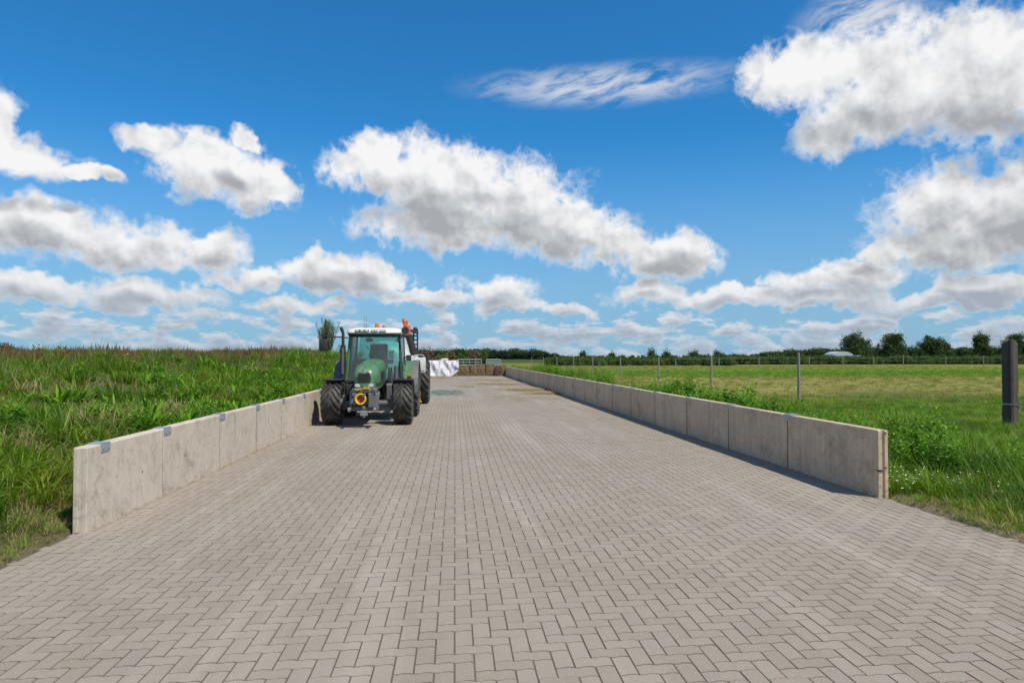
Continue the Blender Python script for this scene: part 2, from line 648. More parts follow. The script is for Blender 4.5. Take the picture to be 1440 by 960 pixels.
def wob(x, y, s, ph=0.0):
    return (np.sin(x * s * 1.3 + ph) * np.cos(y * s + 1.7 * ph) + 0.5 * np.sin(x * s * 2.9 + y * s * 2.1 + ph) + 0.3 * np.cos(x * s * 5.3 - y * s * 4.7)) / 1.8


def land(x, y):
    """height of the soil"""
    x = np.asarray(x, float)
    y = np.asarray(y, float)
    s = XL - THICK - x                                     # metres out from the left wall
    L = 15.0 - 8.5 * sstep((y - 10) / 32)
    front = sstep((y - (3.0 - s * 0.25)) / 7.0)
    A = 1.36 + 0.40 * sstep((y - 22) / 22)
    z = (A * sstep((s + 0.4) / L) + 0.42 * sstep(s / 0.8) * (1 - sstep(s / L))) * front * (s > -0.2)
    z = z * (1 + 0.10 * wob(x, y, 0.10, 1.0)) + 0.10 * wob(x, y, 0.55, 0.3) * sstep(s / 2) * front
    z = np.where(s > 45, z - 0.0, z)
    z = z * (1 - 0.95 * sstep((y - 62) / 30))
    q = x - (xr(y) + THICK)
    z = z + np.where(q > 0, 0.05 * wob(x, y, 0.35, 2.0) * sstep(q / 1.5) + 0.03, 0.0)
    on = (s <= 0.0) & (q <= 0.0)
    z = np.where(on, -0.09, z)
    far = np.maximum(np.abs(x) - 300, 0) + np.maximum(y - 500, 0)
    return z + 0.0 * far


def axis_pts(spec):
    out = []
    for a, b, st in spec:
        out += list(np.arange(a, b, st))
    out.append(spec[-1][1])
    return np.array(out)


def mat_ground():
    m, N = new_mat("meadow_soil")
    pos = N.node('ShaderNodeNewGeometry').outputs['Position']
    sp = N.node('ShaderNodeSeparateXYZ', i0=pos)
    x, y, z = sp.outputs
    f1 = N.noise(pos, 0.12, 5, 0.6)
    f2 = N.noise(pos, 1.3, 5, 0.65)
    f3 = N.noise(pos, 14.0, 4, 0.7)
    yy = N.m('ADD', y, N.m('MULTIPLY', N.m('SUBTRACT', f1, 0.5), 22.0))
    green = N.mix(f2, (0.050, 0.088, 0.014), (0.092, 0.135, 0.022))
    dry = N.mix(f2, (0.32, 0.27, 0.085), (0.20, 0.20, 0.052))
    fresh = N.mix(f1, (0.085, 0.19, 0.010), (0.15, 0.20, 0.02))
    olive = N.mix(f2, (0.15, 0.175, 0.032), (0.20, 0.195, 0.045))
    c = N.mix(N.ss(yy, 22, 34), green, dry)
    c = N.mix(N.ss(yy, 48, 60), c, fresh)
    c = N.mix(N.ss(yy, 82, 105), c, olive)
    c = N.mix(N.ss(yy, 150, 220), c, (0.055, 0.085, 0.022))
    # the bank on the left: bare mould between the plants
    left = N.ss(x, -3.0, -3.6)
    c = N.mix(left, c, N.mix(f2, (0.050, 0.050, 0.020), (0.065, 0.085, 0.020)))
    c = N.mix(N.ss(f2, 0.62, 0.78, 0, 0.7), c, (0.10, 0.078, 0.048))
    edge = N.m('MAXIMUM', N.ss(x, XL - THICK - 0.10, XL - THICK - 0.50, 1.0, 0.0), 0.0)
    edge = N.m('MULTIPLY', edge, N.ss(x, XL - THICK + 0.3, XL - THICK + 0.2))
    edge_r = N.m('MULTIPLY', N.ss(x, WR0[0] - 0.1, WR0[0]), N.ss(x, WR0[0] + 0.25, WR0[0] + 0.75, 1.0, 0.0))
    edge = N.m('MULTIPLY', N.m('ADD', N.m('MULTIPLY', edge, 0.5), edge_r), N.ss(N.m('ADD', f2, N.m('MULTIPLY', f3, 0.4)), 0.5, 0.75))
    c = N.mix(edge, c, N.mix(f3, (0.20, 0.155, 0.095), (0.31, 0.25, 0.15)))
    # trodden earth beside the thick post
    px, py = G(1425, 648)
    dx = N.m('MULTIPLY', N.m('SUBTRACT', x, px + 0.6), 0.50)
    dy = N.m('MULTIPLY', N.m('SUBTRACT', y, py), 0.75)
    q = N.m('ADD', N.m('ADD', N.m('MULTIPLY', dx, dx), N.m('MULTIPLY', dy, dy)), N.m('MULTIPLY', N.m('SUBTRACT', f2, 0.5), 1.6))
    c = N.mix(N.ss(q, 0.5, 1.3, 0.9, 0.0), c, (0.23, 0.19, 0.14))
    c = N.mix(N.m('MULTIPLY', f3, 0.35), c, N.mix(1.0, c, (0.45, 0.45, 0.4), 'MULTIPLY'))
    b = principled(N, Base_Color=c, Roughness=0.95)
    b.inputs['Specular IOR Level'].default_value = 0.1
    N.put(b.inputs['Normal'], bump(N, f3, 0.8, 0.05))
    finish(N, b.outputs[0])
    return m


def build_ground():
    xs = axis_pts([(-4200, -1000, 400), (-1000, -200, 80), (-200, -60, 10), (-60, -26, 2), (-26, -3.9, 0.35), (-3.9, -3.5, 0.05),
                   (-3.5, 4.4, 0.9), (4.4, 5.5, 0.1), (5.5, 14, 0.4), (14, 60, 3), (60, 200, 14), (200, 1000, 80), (1000, 4200, 400)])
    ys = axis_pts([(-60, -8, 6), (-8, 30, 0.45), (30, 64, 1.2), (64, 150, 6), (150, 600, 45), (600, 1600, 200), (1600, 6000, 550)])
    Xg, Yg = np.meshgrid(xs, ys)
    Z = land(Xg, Yg)
    V = np.stack([Xg, Yg, Z], -1).reshape(-1, 3)
    nx, ny = len(xs), len(ys)
    idx = np.arange(nx * ny).reshape(ny, nx)
    F = np.stack([idx[:-1, :-1], idx[:-1, 1:], idx[1:, 1:], idx[1:, :-1]], -1).reshape(-1, 4)
    o = bpy.data.objects.new("ground", mesh_np("ground", V, F, [mat_ground()], smooth=True))
    tag(link(o), "grass covered bank and flat meadow land around the paved slab", "ground", kind="structure")


build_ground()


# ------------------------------------------------------------------ paving: herringbone of wavy concrete stones
MOD = 0.110
AMP = 0.0095


def wave(u):
    """zigzag of the long edges, one period per module; u in modules"""
    f = u - math.floor(u + 1e-9)
    return AMP * np.interp(f, [0, 0.28, 0.44, 0.78, 1.0], [0, 0, 1, 1, 0])


def stone_rings(nx, nyy):
    """outline of a stone nx by nyy modules as (inner top ring, outer low ring)"""
    us = []
    for k in range(nx):
        us += [k + 0.0, k + 0.28, k + 0.44, k + 0.78]
    us.append(nx)

    def ring(gap):
        lo = [(min(max(u * MOD, gap), nx * MOD - gap), wave(u) + gap) for u in us]
        hi = [(min(max(u * MOD, gap), nx * MOD - gap), nyy * MOD + wave(u) - gap) for u in us]
        return lo + hi[::-1]
    return np.array(ring(0.0050)), np.array(ring(0.0038))


def stone_geo(nx, nyy):
    a, b = stone_rings(nx, nyy)
    n = len(a)
    c = np.array([nx * MOD / 2, nyy * MOD / 2])
    V = np.concatenate([np.c_[a - c, np.zeros(n)], np.c_[b - c, np.full(n, -0.014)]])
    F = [list(range(n))] + [[i, n + i, n + (i + 1) % n, (i + 1) % n] for i in range(n)]
    return V, F


def build_paving():
    bm_, jm = mat_brick(), mat_joint()
    # bed of joint sand under the stones
    xs = np.linspace(0, 1, 24)
    ys = axis_pts([(-10, 64, 0.8)])
    V, F = [], []
    for y in ys:
        for t in xs:
            V.append((XL - 0.10 + t * (float(xr(y)) + 0.10 - XL + 0.10), y, -0.0028))
    n = len(xs)
    for j in range(len(ys) - 1):
        for i in range(n - 1):
            F.append((j * n + i, j * n + i + 1, (j + 1) * n + i + 1, (j + 1) * n + i))
    base = bpy.data.objects.new("paving", mesh_np("paving", V, F, [jm]))
    tag(link(base), "grey brown concrete paving laid in herringbone between the two walls", "paving", kind="structure")
    gH, gV = stone_geo(2, 1), stone_geo(1, 2)
    # 90 degree herringbone
    i0, i1 = int(math.floor((XL - 0.3) / MOD)), int(math.ceil((WR0[0] + 0.4) / MOD))
    j0, j1 = int(-1.2 / MOD), int((YEND + 0.8) / MOD)
    I, J = np.meshgrid(np.arange(i0, i1), np.arange(j0, j1))
    k = (I - J) % 4
    H = np.stack([(I[k == 0] + 1) * MOD, (J[k == 0] + 0.5) * MOD], -1)
    Vv = np.stack([(I[k == 3] + 0.5) * MOD, (J[k == 3] + 1) * MOD], -1)

    def inside(c, hw):
        return (c[:, 0] > XL - 0.10) & (c[:, 0] < xr(c[:, 1]) + 0.10)
    H = H[inside(H, MOD)]
    Vv = Vv[inside(Vv, MOD / 2)]
    allc = np.concatenate([np.c_[H, np.zeros(len(H))], np.c_[Vv, np.ones(len(Vv))]])
    x, y = allc[:, 0], allc[:, 1]
    rel = np.stack([x, y, np.full(len(x), -CAM_H)], -1)
    dep = rel @ FWD
    px = PW / 2 + FPX * (rel @ RGT) / np.maximum(dep, 0.1)
    py = PH / 2 - FPX * (rel @ UPV) / np.maximum(dep, 0.1)
    vis = (dep > 1) & (px > 12) & (px < PW - 12) & (py < PH - 10)
    order = np.lexsort((dep, ~vis))
    near = order[:300]
    rest = order[300:]
    rng = np.random.default_rng(5)
    N_ = len(allc)
    dz = np.clip(rng.normal(0.0004, 0.0008, N_), -0.0012, 0.0025) + 0.0006 * wob(x, y, 0.9, 0.4)
    tx, ty = np.clip(rng.normal(0, 0.005, N_), -0.01, 0.01), np.clip(rng.normal(0, 0.005, N_), -0.01, 0.01)
    mH = mesh_np("stone_across", gH[0], gH[1], [bm_])
    mV = mesh_np("stone_along", gV[0], gV[1], [bm_])
    for q in near:
        o = bpy.data.objects.new("paving_stone", mV if allc[q, 2] else mH)
        o.location = (x[q], y[q], dz[q])
        o.rotation_euler = (tx[q], ty[q], rng.normal(0, 0.004))
        link(o, base)
    VV, FF, off = [], [], 0
    for orient, g in ((0, gH), (1, gV)):
        sel = rest[allc[rest, 2] == orient]
        gv = g[0]
        P = gv[None, :, :] + np.stack([x[sel], y[sel], dz[sel]], -1)[:, None, :]
        P[:, :, 2] += gv[None, :, 1] * tx[sel][:, None] - gv[None, :, 0] * ty[sel][:, None]
        lim = xr(P[:, :, 1]) + 0.09
        P[:, :, 0] = np.clip(P[:, :, 0], XL - 0.09, lim)
        nv = gv.shape[0]
        VV.append(P.reshape(-1, 3))
        for b in range(len(sel)):
            o_ = off + b * nv
            FF += [[v + o_ for v in f] for f in g[1]]
        off += len(sel) * nv
    me = mesh_np("paving_stones_beyond", np.concatenate(VV), FF, [bm_])
    o = bpy.data.objects.new("paving_stone_field", me)
    tag(link(o, base), kind="stuff")


build_paving()

# ------------------------------------------------------------------ concrete walls
GALV = paint("galvanised_steel", (0.42, 0.46, 0.50), 0.42, 0.6, 0.15, (0.30, 0.31, 0.31))
JOINT_SHADE = paint("joint_shade_dark", (0.030, 0.024, 0.018), 0.9)  # near-black that paints the shade of the open panel gaps
HOLE_SHADE = paint("hole_shade_dark", (0.02, 0.018, 0.015), 0.9)  # near-black that paints the shade inside small openings
WALL_H = 0.82


def panel_mesh(length, mat, name, groove=True):
    """an element lying along +y from 0 to length, inner face at x=0, back at x=THICK, a tongue groove in both ends"""
    g = 0.035
    c = 0.005
    gd = 0.022 if groove else 0.002
    L = length - 0.014
    T = THICK
    poly = [(c, 0), (T / 2 - g * 0.7, 0), (T / 2 - g * 0.4, gd), (T / 2 + g * 0.4, gd), (T / 2 + g * 0.7, 0), (T - c, 0), (T, c),
            (T, L - c), (T - c, L), (T / 2 + g * 0.7, L), (T / 2 + g * 0.4, L - 0.022), (T / 2 - g * 0.4, L - 0.022), (T / 2 - g * 0.7, L), (c, L), (0, L - c), (0, c)]
    b = bmesh.new()
    lv = [-0.08, WALL_H - 0.012, WALL_H]
    rings = []
    for k, z in enumerate(lv):
        ins = 0.008 if k == 2 else 0.0
        rings.append([b.verts.new((min(max(x, ins), T - ins), min(max(y, ins), L - ins), z)) for x, y in poly])
    n = len(poly)
    for A, B in zip(rings[:-1], rings[1:]):
        for i in range(n):
            b.faces.new((A[i], A[(i + 1) % n], B[(i + 1) % n], B[i]))
    b.faces.new(rings[-1])
    bmesh.ops.recalc_face_normals(b, faces=b.faces)
    me = bpy.data.meshes.new(name)
    b.to_mesh(me)
    b.free()
    me.materials.append(mat)
    return me


def bracket_mesh(length=0.20, drop=0.085):
    mb = MB()
    T, t = THICK, 0.007
    mb.box(-t, T + t, 0, length, WALL_H + 0.001, WALL_H + 0.001 + t)
    mb.box(-t - 0.001, -0.001, 0.0005, length - 0.0005, WALL_H - drop, WALL_H + 0.0005)
    mb.box(T + 0.001, T + t + 0.001, 0.0005, length - 0.0005, WALL_H - drop, WALL_H + 0.0005)
    for y in (0.045, length - 0.045):
        mb.cyl((-t - 0.010, y, WALL_H - drop * 0.55), (-t, y, WALL_H - drop * 0.55), 0.011, n=8)
    me = bpy.data.meshes.new("bracket")
    mb.bm.to_mesh(me)
    mb.bm.free()
    me.materials.append(GALV)
    return me


def build_wall(name, label, mat, p0, p1, joints, left, holes):
    d = Vector((p1[0] - p0[0], p1[1] - p0[1], 0))
    rz = math.atan2(d.y, d.x) - R(90)
    root = empty(name, (p0[0], p0[1], 0), rz)
    if left:
        root.scale = (-1, 1, 1)
    tag(root, label, "wall")
    cache = {}
    br = bracket_mesh()
    rnd = random.Random(3 if left else 4)
    hole = MB().cyl((-0.0025, 0, 0), (0.003, 0, 0), 0.011, n=10)  # dark disc on the face, painting the shade inside a hole
    hm = bpy.data.meshes.new("tie_hole_shade")
    hole.bm.to_mesh(hm)
    hm.materials.append(HOLE_SHADE)
    for a, c in zip(joints[:-1], joints[1:]):
        key = round(c - a, 2)
        if key not in cache:
            cache[key] = panel_mesh(c - a, mat, "wall_panel", not left)
        o = bpy.data.objects.new("wall_panel", cache[key])
        o.location = (rnd.uniform(-0.004, 0.004), a + 0.004, rnd.uniform(-0.006, 0.004))
        o.rotation_euler = (0, 0, rnd.uniform(-0.001, 0.001))
        link(o, root)
        if holes and a < 14:
            for fy, fz in ((0.33, 0.52), (0.66, 0.50)):
                h = bpy.data.objects.new("tie_hole_shade", hm)
                h.location = (0, (c - a) * fy + rnd.uniform(-0.06, 0.06), WALL_H * fz + rnd.uniform(-0.05, 0.05))
                h.scale = (1, rnd.uniform(0.6, 1.3), rnd.uniform(0.6, 1.2))
                link(h, o)
    fw = 0.0048 if left else 0.007
    fm = MB().box(-0.004 if not left else 0.002, THICK - 0.006, -fw, fw, -0.05, WALL_H - 0.012)  # dark strip added in each gap to paint the open joint's shade
    fme = bpy.data.meshes.new("joint_shade")
    fm.bm.to_mesh(fme)
    fme.materials.append(JOINT_SHADE)
    for j in joints[1:-1]:
        link(bpy.data.objects.new("joint_shade", fme), root).location = (0, j - 0.003, 0)
    first = [0.26] if left else []
    for y in first + [j + (0.02 if left else -0.10) for j in joints[1:-1]]:
        b = bpy.data.objects.new("bracket", br)
        b.location = (0, y, 0)
        b.scale = (1, rnd.uniform(0.85, 1.15), 1)
        link(b, root)
    return root


def wall_joints(p0, px_list, step, total, xfun):
    """joints measured on the photograph for the near elements, then the usual element length"""
    js = [0.0]
    for px in px_list:
        # intersection of the pixel column with the wall line
        d = ray(px, 560)
        k = xfun(d)
        js.append(k - p0[1])
    while js[-1] + step < total:
        js.append(js[-1] + step)
    if total - js[-1] > 0.6:
        js.append(total)
    return js


def line_hit(p0, p1):
    def f(d):
        # (p0 + t*(p1-p0)) parallel to d.xy
        ex, ey = p1[0] - p0[0], p1[1] - p0[1]
        den = ex * d[1] - ey * d[0]
        t = -(p0[0] * d[1] - p0[1] * d[0]) / den
        return p0[1] + t * ey
    return f


C_LIT = mat_concrete("cast_concrete_pale", (0.54, 0.468, 0.38), (0.36, 0.30, 0.225), 0.4, 0.35)
C_SHADE_LIFTED = mat_concrete("cast_concrete_shade_lifted", (0.63, 0.485, 0.345), (0.385, 0.285, 0.195), 0.45, 0.55)  # same concrete as left wall, tone raised to light up its shaded face
pl1 = (XL, YEND)
jl = wall_joints((XL, YL0), [230, 309.5, 361, 397], 1.95, YEND - YL0, line_hit((XL, YL0), pl1))
build_wall("concrete_barrier", "long low pale concrete wall with steel clips, in front of the grassy bank", C_LIT, (XL, YL0), pl1, jl, True, True)
jr = wall_joints(WR0, [1107, 1024, 965.5, 921, 887.5], 2.25, YEND - YR0, line_hit(WR0, WR1))
wr = build_wall("concrete_barrier", "long low grey concrete wall backed by tall weeds, beside the wire fence", C_SHADE_LIFTED, WR0, WR1, jr, False, False)
# dark pieces on the right wall's bare end: painted shade of its openings
mb = MB().box(-0.004, 0.045, -0.006, 0.03, 0.318, 0.338, 0.003)
mb.build("slot_shade", HOLE_SHADE, wr)
for zz in (0.775, 0.365):
    MB().cyl((THICK / 2 + 0.03, -0.004, zz), (THICK / 2 + 0.03, 0.004, zz), 0.009, n=10).build("bolt_hole_shade", HOLE_SHADE, wr)


# ------------------------------------------------------------------ vegetation kit
def blades(specs, segs=4, leafy=False):
    """each spec: base x, y, z, azimuth, length, width, tilt at foot, bend; returns a mesh of curved tapering blades"""
    V, F = [], []
    for bx, by, bz, az, L, w, t0, bend in specs:
        ca, sa = math.cos(az), math.sin(az)
        p = np.array([bx, by, bz], float)
        b0 = len(V)
        step = L / segs
        for k in range(segs + 1):
            s = k / segs
            th = t0 + bend * s
            if leafy:
                ww = w * (math.sin(math.pi * min(0.12 + 0.88 * s, 1.0)) ** 0.8) * 0.5
            else:
                ww = w * (1 - s ** 1.8) * 0.5
            dirv = np.array([ca * math.sin(th), sa * math.sin(th), math.cos(th)])
            side = np.array([-sa, ca, 0.0])
            if k == segs:
                V.append(tuple(p))
            else:
                V.append(tuple(p - side * ww))
                V.append(tuple(p + side * ww))
            p = p + dirv * step
        for k in range(segs - 1):
            a = b0 + 2 * k
            F.append((a, a + 1, a + 3, a + 2))
        a = b0 + 2 * (segs - 1)
        F.append((a, a + 1, a + 2))
    return np.array(V), F


def join_geo(parts):
    V, F, M, off = [], [], [], 0
    for (v, f), mi in parts:
        V.append(np.asarray(v))
        F += [tuple(i + off for i in q) for q in f]
        M += [mi] * len(f)
        off += len(v)
    return np.concatenate(V), F, M


def u(a, b):
    return random.uniform(a, b)


def tuft(n, spread, L0, L1, w0, w1, t1=0.5, b0=0.5, b1=1.8, segs=4, leafy=False):
    S = []
    for _ in range(n):
        a = u(0, 6.283)
        r = spread * math.sqrt(random.random())
        a2 = a + u(-0.9, 0.9)
        S.append((r * math.cos(a), r * math.sin(a), -0.02, a2, u(L0, L1), u(w0, w1), u(0.02, t1), u(b0, b1)))
    return blades(S, segs, leafy)


def stalk_plant(h, nleaf, L, w, stems=4, spread=0.12):
    """upright weed: stems with pairs of leaves"""
    S, T = [], []
    for _ in range(stems):
        a = u(0, 6.283)
        bx, by = u(-spread, spread), u(-spread, spread)
        hh = h * u(0.7, 1.05)
        lean = u(0, 0.22)
        T.append((bx, by, -0.02, a, hh, 0.009, lean, u(0, 0.15)))
        for k in range(nleaf):
            s = 0.18 + 0.82 * k / nleaf
            th = lean + 0.05
            x = bx + math.cos(a) * math.sin(th) * hh * s
            y = by + math.sin(a) * math.sin(th) * hh * s
            az = k * 1.57 + u(-0.4, 0.4)
            sc = (1.15 - 0.6 * s) * u(0.8, 1.2)
            for o in (0, math.pi):
                S.append((x, y, math.cos(th) * hh * s, az + o, L * sc, w * sc, u(0.7, 1.1), u(0.5, 1.1)))
    return blades(S, 3, True), blades(T, 2)


def flower_geo(n, spread, h0, h1, r):
    V, F = [], []
    S = []
    for _ in range(n):
        a = u(0, 6.283)
        q = spread * math.sqrt(random.random())
        x, y, z = q * math.cos(a), q * math.sin(a), u(h0, h1)
        S.append((x, y, 0, a, z, 0.004, 0.0, 0.0))
        b0 = len(V)
        tx, ty = u(-0.4, 0.4), u(-0.4, 0.4)
        for k in range(6):
            t = k * math.pi / 3
            dx, dy = r * math.cos(t), r * math.sin(t)
            V.append((x + dx, y + dy, z + dx * tx + dy * ty + 0.004))
        F.append(tuple(b0 + k for k in range(6)))
    return (np.array(V), F), blades(S, 2)


GRASS = leaf_mat("grass_lush", [(0.0, (0.081, 0.169, 0.009)), (0.4, (0.115, 0.223, 0.011)), (0.75, (0.162, 0.277, 0.015)), (1.0, (0.223, 0.297, 0.025))],
                 patch=(0.061, 0.142, 0.012), patch2=(0.203, 0.270, 0.017), patch_scale=0.8, patch_lo=0.46, patch_hi=0.62)
GRASS_B = leaf_mat("grass_bluish", [(0.0, (0.074, 0.142, 0.019)), (0.6, (0.115, 0.196, 0.025)), (1.0, (0.182, 0.230, 0.038))], patch=(0.162, 0.182, 0.038))
WEED = leaf_mat("weed_leaf", [(0.0, (0.068, 0.170, 0.010)), (0.5, (0.106, 0.244, 0.012)), (1.0, (0.170, 0.324, 0.017))], patch=(0.145, 0.283, 0.012), trans=0.28)
DRY = leaf_mat("dry_grass", [(0.0, (0.312, 0.240, 0.105)), (0.5, (0.408, 0.330, 0.154)), (1.0, (0.240, 0.174, 0.083))], trans=0.2, rough=0.7)
STRAW_LOOSE = leaf_mat("loose_straw", [(0.0, (0.38, 0.29, 0.155)), (0.5, (0.46, 0.36, 0.20)), (1.0, (0.30, 0.225, 0.12))], trans=0.1, rough=0.6)
SORREL = leaf_mat("sorrel_red", [(0.0, (0.15, 0.075, 0.035)), (0.6, (0.19, 0.11, 0.05)), (1.0, (0.13, 0.125, 0.04))], trans=0.15, rough=0.7)
MEADOW = leaf_mat("meadow_grass", [(0.0, (0.125, 0.156, 0.025)), (0.5, (0.200, 0.198, 0.043)), (1.0, (0.288, 0.240, 0.070))], patch=(0.125, 0.180, 0.018), patch_scale=0.12)
PETAL = paint("white_petal", (0.75, 0.75, 0.70), 0.6)
YPETAL = paint("yellow_petal", (0.75, 0.55, 0.03), 0.6)


def clump_collection(name, items):
    """plants used by the scatterers; the collection itself is not part of the scene"""
    c = bpy.data.collections.new(name)
    for i, (geo, mats) in enumerate(items):
        if len(geo) == 2:
            V, F = geo
            M = None
        else:
            V, F, M = geo
        me = mesh_np("%s_%02d" % (name, i), V, F, mats, smooth=True, midx=M)
        c.objects.link(bpy.data.objects.new("%s_%02d" % (name, i), me))
    return c


def scatter(name, coll, pts, scl, idx, label, cat, rot=None, parent=None):
    """one object whose points carry plants (geometry nodes)"""
    n = len(pts)
    me = bpy.data.meshes.new(name)
    me.vertices.add(n)
    me.vertices.foreach_set('co', np.asarray(pts, np.float32).ravel())
    if rot is None:
        rot = np.stack([RNG.normal(0, 0.08, n), RNG.normal(0, 0.08, n), RNG.uniform(0, 6.283, n)], -1)
    for nm, typ, arr in (("rot", 'FLOAT_VECTOR', rot), ("scl", 'FLOAT_VECTOR', scl)):
        a = me.attributes.new(nm, typ, 'POINT')
        a.data.foreach_set('vector', np.asarray(arr, np.float32).ravel())
    a = me.attributes.new("idx", 'INT', 'POINT')
    a.data.foreach_set('value', np.asarray(idx, np.int32))
    o = bpy.data.objects.new(name, me)
    tag(link(o, parent), label, cat, kind="stuff")
    ng = bpy.data.node_groups.new(name + "_nodes", 'GeometryNodeTree')
    ng.interface.new_socket("Geometry", in_out='INPUT', socket_type='NodeSocketGeometry')
    ng.interface.new_socket("Geometry", in_out='OUTPUT', socket_type='NodeSocketGeometry')
    gi, go = ng.nodes.new('NodeGroupInput'), ng.nodes.new('NodeGroupOutput')
    ci = ng.nodes.new('GeometryNodeCollectionInfo')
    ci.inputs['Collection'].default_value = coll
    ci.inputs['Separate Children'].default_value = True
    ci.inputs['Reset Children'].default_value = True
    ip = ng.nodes.new('GeometryNodeInstanceOnPoints')
    ip.inputs['Pick Instance'].default_value = True

    def attr(nm, typ):
        a_ = ng.nodes.new('GeometryNodeInputNamedAttribute')
        a_.data_type = typ
        a_.inputs['Name'].default_value = nm
        return a_.outputs[0]
    ng.links.new(gi.outputs[0], ip.inputs['Points'])
    ng.links.new(ci.outputs[0], ip.inputs['Instance'])
    ng.links.new(attr("idx", 'INT'), ip.inputs['Instance Index'])
    e2r = ng.nodes.new('FunctionNodeEulerToRotation')
    ng.links.new(attr("rot", 'FLOAT_VECTOR'), e2r.inputs[0])
    ng.links.new(e2r.outputs[0], ip.inputs['Rotation'])
    ng.links.new(attr("scl", 'FLOAT_VECTOR'), ip.inputs['Scale'])
    ng.links.new(ip.outputs[0], go.inputs[0])
    md = o.modifiers.new("plants", 'NODES')
    md.node_group = ng
    return o


def nz(x, y, s, seed=0):
    """cheap value noise for clumping, 0..1"""
    def h(i, j):
        v = np.sin(i * 127.1 + j * 311.7 + seed * 74.7) * 43758.5453
        return v - np.floor(v)
    x, y = np.asarray(x) * s, np.asarray(y) * s
    i, j = np.floor(x), np.floor(y)
    f, g = x - i, y - j
    f, g = f * f * (3 - 2 * f), g * g * (3 - 2 * g)
    return (h(i, j) * (1 - f) + h(i + 1, j) * f) * (1 - g) + (h(i, j + 1) * (1 - f) + h(i + 1, j + 1) * f) * g


def sample(x0, x1, y0, y1, dens_fn, dmax):
    n = int((x1 - x0) * (y1 - y0) * dmax)
    x, y = RNG.uniform(x0, x1, n), RNG.uniform(y0, y1, n)
    k = RNG.uniform(0, dmax, n) < dens_fn(x, y)
    return x[k], y[k]


def in_view(x, y, margin=1.12):
    """keep what this camera or one a step aside could see"""
    dep = x * FWD[0] + y * FWD[1]
    lat = x * RGT[0] + y * RGT[1]
    return (dep > -1.0) & (np.abs(lat) < 0.75 * margin * np.maximum(dep, 0) + 3.0)


